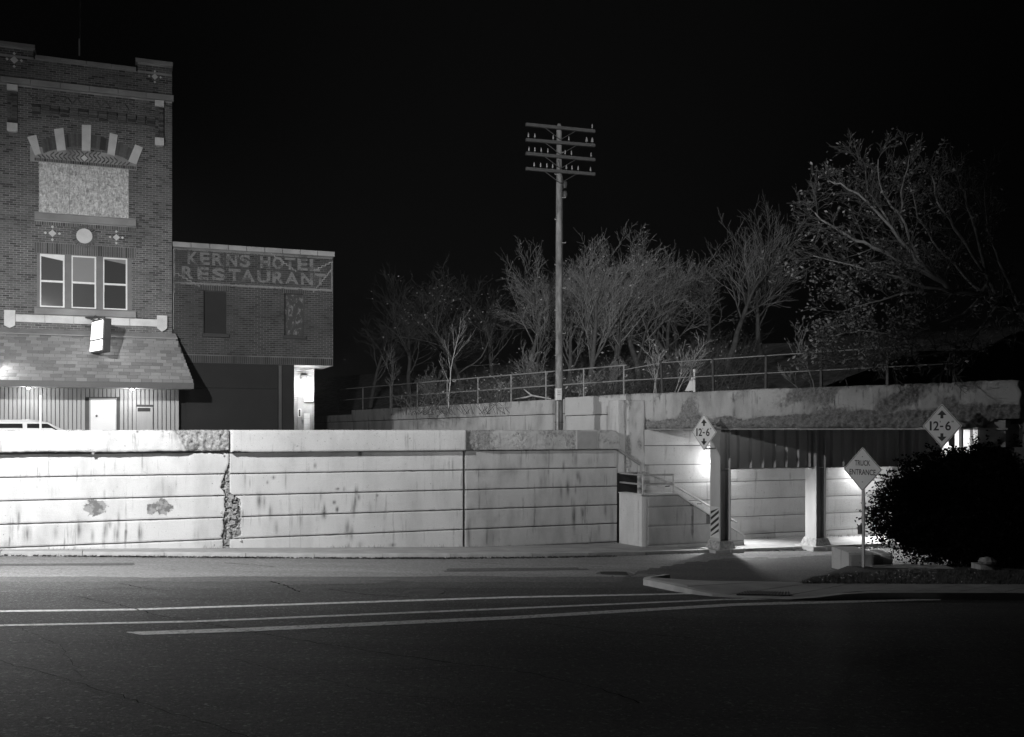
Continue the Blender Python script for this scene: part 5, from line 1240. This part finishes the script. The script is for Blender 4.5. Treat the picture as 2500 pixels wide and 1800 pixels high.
for _ in range(70):
    i = rr.random() * 3.4; k = int(i); u = i - k; f = rr.random(); p = gpoly[k].lerp(gpoly[k + 1], u).lerp(gback[k].lerp(gback[k + 1], u), f); z = bank_z(p, f) + .03; s = rr.uniform(.02, .05); a = rr.uniform(0, 3)
    m.face([(p.x - s * math.cos(a), p.y - s * math.sin(a), z), (p.x + s * .5, p.y, z + s * .6), (p.x + s * math.cos(a), p.y + s * math.sin(a), z + .02), (p.x, p.y + s * .5, z + s * .4)], rr.random())
o = m.build('fallen_leaves', M['leaf_p'], kind='stuff'); tag(o, 'scattered fallen leaves on the corner grass', 'leaves')
# low concrete blocks edging the drive
lw = thing('low_block_wall', 'stepped pale concrete blocks edging the drive behind the sign post', 'low wall', zb=-3.6)
BD = 23.9
def blk(x0, x1, yt, yb_, D, dep, mat):
    a, b = up(x0, yb_, D), up(x1, yb_, D); zt_ = up(x0, yt, D).z; mb = MB(); rough_slab(mb, a.x, b.x, a.z - .15, zt_, D, D + dep, .05, lambda s, z: .01 * nz(s * 4, z * 4) - .02 * max(0, (z - zt_ + .05) / .05), lambda s, z: .35 * max(0, nz(s * 2.3, z * 2.3)))
    mb.build('block', mat, lw)
blk(2073, 2133, 1350, 1403, BD, 1.3, M['abut']); blk(2134, 2153, 1356, 1386, BD + .3, 1.0, M['abut']); blk(2155, 2180, 1353, 1384, BD + .25, .9, M['abut']); blk(2134, 2260, 1385, 1406, BD - .3, .5, M['fascia']); blk(2262, 2330, 1388, 1406, BD - .3, .6, M['fascia']); blk(2395, 2428, 1380, 1404, BD - .4, .5, M['fascia'])
# stones lying by the blocks
for (x, y, rad) in ((2225, 1394, .11), (2195, 1405, .05), (2410, 1370, .16)):
    p = up(x, y, 23.4); m = MB(); m.lathe([(.02, -rad * .6), (rad * .8, -rad * .4), (rad, 0), (rad * .7, rad * .45), (.02, rad * .6)], (0, 0, 0), 9)
    for i, v in enumerate(m.V): k = 1 + .3 * nz(v[0] * 9 + x, v[1] * 9, v[2] * 9); m.V[i] = (v[0] * 1.3 * k + p.x, v[1] * k + p.y, v[2] * k + p.z)
    o = m.build('stone', M['rubble'], zb=p.z - rad); tag(o, {2225: 'pale rounded stone on the grass before the blocks', 2195: 'small pale pebble on the grass edge', 2410: 'dim boulder by the dark end of the blocks'}[x], 'stone')

# ------------------------------------------------------------------ plants
def leaf(mb, p, s, r, tone):
    a = Vector((r.gauss(0, 1), r.gauss(0, 1), r.gauss(0, .7))).normalized(); b = a.cross(Vector((r.gauss(0, 1), r.gauss(0, 1), r.gauss(0, 1)))).normalized()
    mb.face([p - a * s, p + b * s * .5, p + a * s, p - b * s * .5], tone)
def grow(out, p, d, L, rad, lev, P, r):
    n = max(2, P['seg'][min(lev, len(P['seg']) - 1)]); pts = [p.copy()]; rads = [rad]; dd = d.normalized(); wob = P['wob']
    for k in range(n):
        dd = (dd + Vector((r.gauss(0, wob), r.gauss(0, wob), r.gauss(0, wob * .7) + P['up'] * (1 if lev else .2)))).normalized()
        p = p + dd * (L / n); pts.append(p.copy()); rads.append(max(P['rmin'], rad * (1 - .72 * (k + 1) / n)))
    out.append((lev, pts, rads))
    if lev >= P['levels']: return
    cnt = P['count'][lev]; st_ = P['start'][lev]
    for k in range(cnt):
        f = st_ + (1 - st_) * (k + r.random() * .8) / cnt; f = min(f, .99); i = min(int(f * n), n - 1); u = f * n - i; q = pts[i].lerp(pts[i + 1], u); rr_ = rads[i] + (rads[i + 1] - rads[i]) * u
        base = (pts[i + 1] - pts[i]).normalized(); side = base.cross(Vector((r.gauss(0, 1), r.gauss(0, 1), r.gauss(0, 1))))
        if side.length < 1e-3: continue
        ang = P['ang'][lev] * r.uniform(.7, 1.25); nd = base * math.cos(ang) + side.normalized() * math.sin(ang)
        grow(out, q, nd, L * P['len'][lev] * r.uniform(.7, 1.15) * (1 - .35 * f if lev == 0 else 1), max(P['rmin'], rr_ * P['rr']), lev + 1, P, r)
BASEP = dict(levels=4, count=[9, 6, 5, 3], start=[.35, .25, .2, .2], ang=[R(38), R(36), R(36), R(34)], len=[.62, .55, .5, .5], seg=[7, 6, 4, 3, 2], wob=.10, up=.06, rmin=.005, rr=.5)
def make_tree(name, label, base, H, trunk_r, seed, lean=(0, 0), P=None, mats=None, leaves=0, group=None, cat='tree', stems=1, leafmat=None, lsize=.05):
    r = random.Random(seed); Q = dict(BASEP); Q.update(P or {}); ka = r.uniform(.8, 1.3); Q['ang'] = [a_ * ka for a_ in Q['ang']]; Q['wob'] = Q['wob'] * r.uniform(.7, 1.6); Q['up'] = Q['up'] * r.uniform(.5, 1.15); Q['count'] = [max(2, int(c_ * r.uniform(.75, 1.15) + .5)) for c_ in Q['count']]; mats = mats or (M['bark'], M['twig'])
    t = thing(name, label, cat, loc=(base.x, base.y, base.z), group=group); out = []
    for k in range(stems):
        d = Vector((lean[0] + (r.uniform(-.35, .35) if stems > 1 else 0), lean[1] + (r.uniform(-.3, .3) if stems > 1 else 0), 1)); grow(out, Vector((r.uniform(-.3, .3) if stems > 1 else 0, 0, -.2)), d, H * .72 * (r.uniform(.7, 1) if stems > 1 else 1), trunk_r, 0, Q, r)
    a, b, lf = MB(), MB(), MB(); sides = [9, 6, 4, 3, 3]
    for lev, pts, rads in out: (a if lev <= 1 else b).tube(pts, rads, sides[min(lev, 4)], cap=lev < 2)
    a.build('trunk', mats[0], t, smooth=True); b.build('crown', mats[1], t)
    if leaves:
        ends = [o for o in out if o[0] >= 2]
        for _ in range(leaves):
            lev, pts, rads = r.choice(ends); k = r.randrange(len(pts)); p = pts[k] + Vector((r.gauss(0, .1), r.gauss(0, .1), r.gauss(0, .1))); leaf(lf, p, lsize * r.uniform(.5, 1.2), r, r.random())
        lf.build('leaves', leafmat or M['leaf_p'], t)
    return t
def on_hill(x, D):
    X = (x - 1250) / F * D; dx, dy = X - RAIL.ox, D - RAIL.oy; q = -(dx * RAIL.nx + dy * RAIL.ny); return Vector((X, D, hill_z(max(.4, q))))
VASE = dict(up=.10, ang=[R(34), R(34), R(36), R(36)], start=[.30, .2, .15, .15], len=[.75, .55, .5, .5], count=[13, 7, 5, 3], wob=.09)
TALL = dict(up=.06, start=[.4, .25, .2, .2], count=[11, 7, 5, 3], ang=[R(42), R(38), R(36), R(34)], len=[.7, .58, .5, .5])
TR = [  # x px, D, top y px, trunk r, params, lean, group-label, leaves, seed
    (1440, 43, 545, .17, VASE, (-.05, 0), 'pale vase-shaped bare tree with upswept twigs behind the telegraph pole', 260, 1),
    (1565, 45, 520, .18, VASE, (.02, 0), 'pale upswept bare tree right of the telegraph pole on dark trunk', 260, 2),
    (1775, 46, 492, .17, dict(VASE, start=[.5, .2, .15, .15]), (0, 0), 'tall straight bare tree standing behind the striped column', 0, 3),
    (1270, 47, 570, .17, TALL, (.12, 0), 'forked bare tree just left of the telegraph pole', 200, 4),
    (1670, 47, 560, .15, TALL, (-.12, 0), 'leaning bare tree with arching top between the pale trees', 120, 5),
    (1130, 49, 600, .14, TALL, (0, 0), 'dim bare tree with long drooping twigs beyond the railing', 200, 6),
    (1000, 53, 640, .15, TALL, (-.03, 0), 'faint thin bare tree near the dark left of the hillside', 60, 7),
    (900, 56, 690, .15, TALL, (.05, 0), 'barely visible bare tree beside the restaurant gable', 0, 8),
    (1360, 50, 585, .15, TALL, (.05, 0), 'slender bare tree hidden behind the telegraph pole', 160, 9),
    (1500, 51, 560, .15, TALL, (-.04, 0), 'dark trunked bare tree between the two vase-shaped trees', 160, 10),
    (1640, 53, 590, .15, TALL, (.08, 0), 'far bare tree filling the gap on the hillside', 80, 12),
    (1860, 48, 560, .16, TALL, (.03, 0), 'shadowed bare tree behind the bridge railing', 0, 11),
    (1200, 54, 640, .14, TALL, (-.05, 0), 'far thin bare tree high on the hillside', 60, 13),
    (1420, 56, 600, .14, TALL, (0.04, 0), 'far bare tree on top of the hillside', 60, 14),
    (1505, 44, 550, .15, VASE, (.03, 0), 'crowded upswept bare tree between its two pale neighbours', 160, 15),
    (1385, 46, 575, .14, VASE, (.06, 0), 'narrow upswept bare tree half behind the telegraph pole', 120, 16),
    (1620, 48, 570, .14, VASE, (.05, 0), 'upswept bare tree above the bridge end of the railing', 120, 17),
    (1310, 52, 600, .14, TALL, (.02, 0), 'dim slender bare tree beside the forked one', 80, 18),
    (1720, 52, 600, .14, TALL, (.05, 0), 'dim bare tree filling the slope before the leafy crown', 0, 19),
    (1075, 55, 640, .14, TALL, (.0, 0), 'dim far bare tree left of the drooping one', 60, 20),
]
for (x, D, yt, tr_, P, lean, lb, nl, sd) in TR:
    b = on_hill(x, D); H = up(x, yt, D).z - b.z; dk = 'dark' in lb or sd in (11, 3)
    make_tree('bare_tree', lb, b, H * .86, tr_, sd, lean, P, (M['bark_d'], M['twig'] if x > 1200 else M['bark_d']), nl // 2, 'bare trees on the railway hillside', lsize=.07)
SAP = dict(levels=3, count=[8, 4, 3], start=[.3, .2, .2], ang=[R(34), R(32), R(30)], len=[.5, .5, .5], seg=[6, 4, 3, 2], up=.08, wob=.09, rmin=.005)
for (x, D, yt, yb_, n_, lb, sd, st_) in ((1095, 40, 765, 985, 0, 'pale dead sapling leaning on the railing', 31, 1), (955, 44, 850, 1000, 0, 'small dim sapling rising through the dark railing', 32, 1), (1595, 33.6, 800, 960, 60, 'bushy pale sapling at the bridge end of the railing', 33, 2), (1660, 33.2, 785, 957, 20, 'upright many-stemmed shrub behind the bridge railing', 34, 3), (1990, 29.5, 765, 942, 0, 'forked sapling in front of the dark bridge railing', 35, 1), (1970, 30.5, 850, 945, 0, 'thin twiggy sapling by a dark railing post', 36, 2), (1410, 36.5, 880, 975, 40, 'scrubby brush behind the railing by the telegraph pole', 37, 3), (1230, 40, 900, 985, 60, 'low scrub of dry twigs behind the railing', 38, 4), (1310, 44, 820, 985, 80, 'leafy understory shrub below the forked tree', 39, 4), (1480, 42, 850, 985, 80, 'leafy brush between the dark trunks', 40, 4), (1060, 46, 870, 1000, 50, 'dim brush below the drooping tree', 41, 4)):
    b = up(x, yb_, D); H = (yb_ - yt) / F * D
    make_tree('sapling', lb, b, H * 1.15, .028 if st_ == 1 else .016, sd, (0, 0), SAP, (M['branch'] if sd in (31, 33, 34) else M['twig'], M['twig']), n_, 'saplings along the railway railing', 'sapling', st_, lsize=.05)
# tangled brush covering the slope: fine twigs and dry leaves nobody could count
r = random.Random(91); tw, dl = MB(), MB()
for _ in range(3600):
    x = r.gauss(1430, 260); D = r.uniform(38, 56); b = on_hill(x, D)
    if not (980 < x < 1850): continue
    d = Vector((r.gauss(0, .5), r.gauss(0, .3), r.uniform(.4, 1))).normalized(); L = r.uniform(.4, 1.7); m_ = b + d * L * .5 + Vector((r.gauss(0, .06), 0, .05)); e = b + d * L + Vector((r.gauss(0, .25), 0, r.gauss(0, .15)))
    tw.tube([b, m_, e], [.012, .009, .004], 3, cap=False)
    for _k in range(2): q = m_.lerp(e, r.random()); tw.tube([q, q + Vector((r.gauss(0, .35), r.gauss(0, .2), r.uniform(-.05, .5)))], [.006, .004], 3, cap=False)
    if r.random() < .5: leaf(dl, e + Vector((r.gauss(0, .2), r.gauss(0, .2), r.gauss(0, .3))), r.uniform(.03, .085), r, r.random() ** 2)
o = tw.build('hillside_brush', M['bark_d'], kind='stuff'); tag(o, 'tangle of fine bare twigs covering the railway slope', 'brush')
o = dl.build('clinging_leaves', M['leaf_p'], kind='stuff'); tag(o, 'sparse dry leaves clinging in the hillside brush', 'leaves')
# fallen branch on the wall top
fb = thing('fallen_branch', 'pale forked dead branch lying on the railway wall', 'branch', RAIL, 1.0)
def rp(x, y): s, z = RAIL.pt(x, y, -.3); return (s, .3, z)
mb = MB(); mb.tube([rp(1254, 975), rp(1285, 970), rp(1300, 966), rp(1345, 974)], [.02, .035, .035, .02], 6); mb.tube([rp(1300, 967), rp(1287, 957), rp(1279, 950)], [.035, .03, .02], 6); mb.build('limb', M['branch'], fb, smooth=True)

# big leafy tree overhanging the right end of the bridge
TDD = 26.0
bt = thing('leafy_tree', 'large spreading tree with clinging leaves overhanging the bridge', 'tree', loc=tuple(up(2545, 938, TDD)))
o0 = up(2545, 938, TDD)
def L3(x, y, dd=0.0): return up(x, y, TDD + dd) - o0
limbs = [([(2560, 945, 0), (2540, 850, 0), (2500, 770, .1), (2440, 735, 0), (2400, 718, -.2)], .16), ([(2395, 725, -.2), (2412, 684, -.4)], .085),
    ([(2400, 718, -.2), (2330, 712, -.4), (2285, 680, -.5), (2210, 645, -.6), (2130, 600, -.8), (2070, 578, -.9), (2015, 545, -.9), (1990, 520, -1)], .075),
    ([(2285, 680, -.5), (2240, 640, 0), (2180, 560, .3), (2110, 490, .5), (2050, 450, .6), (2022, 436, .6)], .055),
    ([(2330, 712, -.4), (2270, 660, .4), (2200, 590, .8), (2150, 510, 1), (2118, 470, 1), (2112, 400, 1)], .05),
    ([(2240, 620, .2), (2190, 520, .4), (2152, 470, .5), (2144, 390, .6)], .04), ([(2200, 560, .5), (2198, 470, .2), (2220, 380, .2)], .035),
    ([(2440, 735, 0), (2400, 640, .8), (2370, 520, 1), (2350, 470, 1), (2338, 430, 1)], .06), ([(2400, 660, .6), (2330, 560, .2), (2288, 490, 0), (2275, 430, 0)], .05),
    ([(2500, 770, .1), (2440, 640, 1.2), (2412, 560, 1.5), (2404, 460, 1.5)], .06), ([(2480, 760, 0), (2380, 700, .9), (2300, 620, 1.3), (2240, 530, 1.6), (2218, 450, 1.6)], .05),
    ([(2400, 725, -.2), (2350, 770, -.6), (2270, 800, -.9), (2180, 815, -1.1), (2100, 805, -1.2), (2040, 820, -1.2)], .045), ([(2330, 715, -.4), (2230, 690, -.9), (2130, 660, -1.2), (2050, 640, -1.3), (1985, 625, -1.3)], .04),
    ([(2440, 740, 0), (2390, 810, -.4), (2320, 860, -.7), (2230, 870, -.9), (2150, 880, -1)], .04), ([(2540, 850, 0), (2450, 830, -.5), (2380, 860, -.8), (2330, 905, -1)], .035),
    ([(2300, 700, 0), (2200, 720, -.5), (2120, 740, -.8), (2060, 760, -1)], .035), ([(2270, 790, -.8), (2190, 850, -1.2), (2110, 870, -1.3), (2060, 880, -1.3)], .03)]
r = random.Random(77); tk, cr, lf = MB(), MB(), MB(); out = []
PT = dict(BASEP, levels=3, count=[0, 5, 4], start=[.1, .15, .15], ang=[R(40), R(40), R(38)], len=[.5, .55, .5], seg=[5, 4, 3, 2], up=.05, wob=.11, rmin=.0055, rr=.55)
for pts, rad in limbs:
    base = [L3(*q) for q in pts]; fine_p = []; n = len(base)
    for a, b in zip(base[:-1], base[1:]):
        for k in range(3): fine_p.append(a.lerp(b, k / 3) + Vector((r.gauss(0, .02), r.gauss(0, .04), r.gauss(0, .02))))
    fine_p.append(base[-1]); rads = [max(.012, rad * (1 - .78 * k / (len(fine_p) - 1))) for k in range(len(fine_p))]
    if rad > .1: rads = [max(.085, q) for q in rads]
    tk.tube(fine_p, rads, 8)
    if rad == .085: continue
    for k in range(2, len(fine_p)):
        for _ in range(2):
            d = (fine_p[k] - fine_p[k - 1]).normalized(); sd_ = d.cross(Vector((r.gauss(0, 1), r.gauss(0, 1), r.gauss(0, 1)))).normalized()
            grow(out, fine_p[k].copy(), d * .75 + sd_ * .7, r.uniform(.35, .95), max(.008, rads[k] * .45), 1, PT, r)
for lev, pts, rads in out: cr.tube(pts, rads, 4 if lev == 1 else 3, cap=False)
ends = [o for o in out if o[0] >= 2]
for _ in range(16000):
    lev, pts, rads = r.choice(ends); p = pts[-1] + Vector((r.gauss(0, .07), r.gauss(0, .07), r.gauss(0, .07)))
    w = p + o0; px_, py_ = 1250 + F * w.x / w.y, 1050 - F * w.z / w.y
    keep = .9 if (py_ > 640 and px_ < 2260) else (.14 if px_ > 2150 else .12)
    if py_ > 905 or r.random() > keep: continue
    leaf(lf, p, .05 * r.uniform(.6, 1.3), r, r.random())
tk.build('trunk', M['twig'], bt, smooth=True); cr.build('crown', M['bark_d'], bt); lf.build('leaves', M['leaf'], bt)

# black clipped evergreen bush
BC = up(2445, 1240, 24.7); bz = up(2445, 1398, 24.7).z
bu = thing('evergreen_bush', 'big unlit rounded evergreen bush hiding the near bridge pier', 'bush', loc=(BC.x, BC.y, bz)); r = random.Random(55); fo = MB(); stm = MB()
def bush_pt(th, ph, k):
    d = Vector((math.cos(th) * math.cos(ph), math.sin(th) * math.cos(ph), math.sin(ph))); lump = 1 + .15 * mnoise.noise(d * 2.3 + Vector((3, 1, 2))) + .11 * mnoise.noise(d * 5.5)
    return Vector((d.x * 3.15 * lump * k, d.y * .95 * lump * k, 1.6 + d.z * 1.55 * lump * k * (1.0 if d.z > 0 else 1.05)))
for _ in range(26000):
    p = bush_pt(r.uniform(0, 6.283), math.asin(r.uniform(-.98, 1)), r.uniform(.86, 1.03)); leaf(fo, p, r.uniform(.03, .065), r, r.random())
for _ in range(900):
    th, ph = r.uniform(0, 6.283), math.asin(r.uniform(-.8, 1)); p = bush_pt(th, ph, 1.0); q = bush_pt(th, ph, r.uniform(1.03, 1.19))
    for k in range(12): leaf(fo, p.lerp(q, r.random()) + Vector((r.gauss(0, .03), r.gauss(0, .03), r.gauss(0, .03))), .045, r, r.random())
core = MB(); n1, n2 = 26, 14
for j in range(n2):
    for i in range(n1):
        q = []
        for (a, b) in ((i, j), (i + 1, j), (i + 1, j + 1), (i, j + 1)): q.append(bush_pt(6.2832 * a / n1, -1.45 + 2.9 * b / n2, .88))
        core.face(q, .1)
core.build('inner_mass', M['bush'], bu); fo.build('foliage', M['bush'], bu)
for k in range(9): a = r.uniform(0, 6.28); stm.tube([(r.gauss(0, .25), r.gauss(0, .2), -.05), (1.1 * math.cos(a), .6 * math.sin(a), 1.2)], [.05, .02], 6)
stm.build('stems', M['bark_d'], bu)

# ------------------------------------------------------------------ street lamps (outside the frame) and underpass lamps, plus added fill spots
def street_lamp(label, head, polexy, power, spot=None, target=None):
    gzz = road_z(*polexy); t = thing('street_lamp', label, 'street lamp', loc=(polexy[0], polexy[1], gzz), group=None)
    hd = Vector(head) - Vector((polexy[0], polexy[1], gzz)); mb = MB(); mb.tube([(0, 0, 0), (0, 0, hd.z - .4), (0, 0, hd.z + .1)], [.11, .08, .07], 12); mb.lathe([(.2, 0), (.2, .05), (.13, .3)], (0, 0, 0), 12); mb.build('pole', M['metal_l'], t)
    mb = MB(); mb.tube([(0, 0, hd.z - .1), (hd.x * .5, hd.y * .5, hd.z + .35), (hd.x, hd.y, hd.z + .25)], .04, 8); mb.build('arm', M['metal_l'], t)
    mb = MB(); mb.lathe([(.05, hd.z + .3), (.16, hd.z + .26), (.2, hd.z + .16)], (hd.x, hd.y, 0), 14); mb.build('lamp_head', M['metal_d'], t)
    mb = MB(); mb.lathe([(.18, hd.z + .155), (.16, hd.z + .05), (.06, hd.z)], (hd.x, hd.y, 0), 14); mb.build('lens', M['lampglow'], t)
    if spot: light('SPOT', 'street_light', (hd.x, hd.y, hd.z - .15), power, .16, t, aim((0, 0, 0), target), spot, 1.0); light('SPOT', 'added_spill_light', (hd.x, hd.y, hd.z - .2), 3300, .16, t, aim((0, 0, 0), (.9, -3.5, -7.4)), R(94), 1.0)  # second spot is added to brighten the near road on the left
    else: light('POINT', 'street_light', (hd.x, hd.y, hd.z - .15), power, .16, t)
street_lamp('cobra street lamp over the road left of the white wall', (-10.9, 17.6, 4.9), (-14.2, 15.2), 8400, R(168), (.08, .70, -.71))
# unseen spot lamp added behind the camera to brighten trees, wall and bridge
FL = Vector((0.5, -16.0, 7.2)); fl = thing('added_fill_lamp', 'added unseen spot lamp behind the camera brightening the trees', 'lamp', loc=tuple(FL)); tgt = Vector((1.6, 46, 9.6))
d = (tgt - FL).normalized(); mb = MB(); mb.tube([-d * .25, d * .0], [.12, .2], 14); mb.build('housing', M['metal_d'], fl); mb = MB(); mb.tube([d * .001, d * .02], .18, 14); mb.build('lens', M['lampglow'], fl)
mb = MB(); mb.tube([(0, 0, -.2), (0, 0, -7.2 + (-1.5))], .06, 8); mb.build('pole', M['metal_l'], fl)
light('SPOT', 'added_fill_light', tuple(d * .1), 50000, .2, fl, aim((0, 0, 0), d), R(31), 1.0)
for (x, y, pw, lb) in ((1757, 1118, 100, 'caged wall lamp behind the striped column'), (2112, 1142, 110, 'caged wall lamp behind the truck entrance sign'), (2330, 1120, 110, 'caged wall lamp deep in the underpass')):
    s, z = WALL.pt(x, y, .3); t = thing('underpass_lamp', lb, 'lamp', WALL, z - .2)
    mb = MB(); mb.box(s - .12, s + .12, -.12, .02, z - .03, z + .12); mb.build('housing', M['metal_d'], t); mb = MB(); mb.lathe([(.09, z - .03), (.1, z - .08), (.07, z - .16), (.02, z - .18)], (s, -.16, 0), 12); mb.build('lens', M['lampglow'], t)
    light('POINT', 'underpass_light', (s, -.42, z - .12), pw * .5, .09, t)
    light('SPOT', 'underpass_downlight', (s, -.5, z - .15), pw * 9, .1, t, aim((0, 0, 0), (0, -.75, -1)), R(116), .8)
p = -.55; s, z = RAIL.pt(2303, 1052, p); t = thing('pier_lamp', 'small lamp lighting the posts behind the far clearance sign', 'lamp', RAIL, z - .3)
mb = MB(); mb.box(s - .08, s + .08, .55, .65, z - .05, z + .2); mb.build('housing', M['metal_d'], t); mb = MB(); mb.lathe([(.05, z - .06), (.04, z - .12), (.01, z - .14)], (s, .6, 0), 10); mb.build('lens', M['lampglow'], t); light('POINT', 'pier_light', (s + .1, .7, z - .2), 12, .05, t)

# ------------------------------------------------------------------ thin night mist: one closed box round the whole scene
hz = MB(); hz.box(-330, 330, -330, 640, -9, 27)
hm = bpy.data.materials.new('thin_night_mist'); hm.use_nodes = True; hm.node_tree.nodes.clear()
ho = hm.node_tree.nodes.new('ShaderNodeOutputMaterial'); hv = hm.node_tree.nodes.new('ShaderNodeVolumePrincipled'); hm.node_tree.links.new(hv.outputs[0], ho.inputs['Volume'])
hv.inputs['Color'].default_value = g3(.9); hv.inputs['Density'].default_value = .0006; hv.inputs['Anisotropy'].default_value = .3
hz.build('haze', hm, kind='stuff')
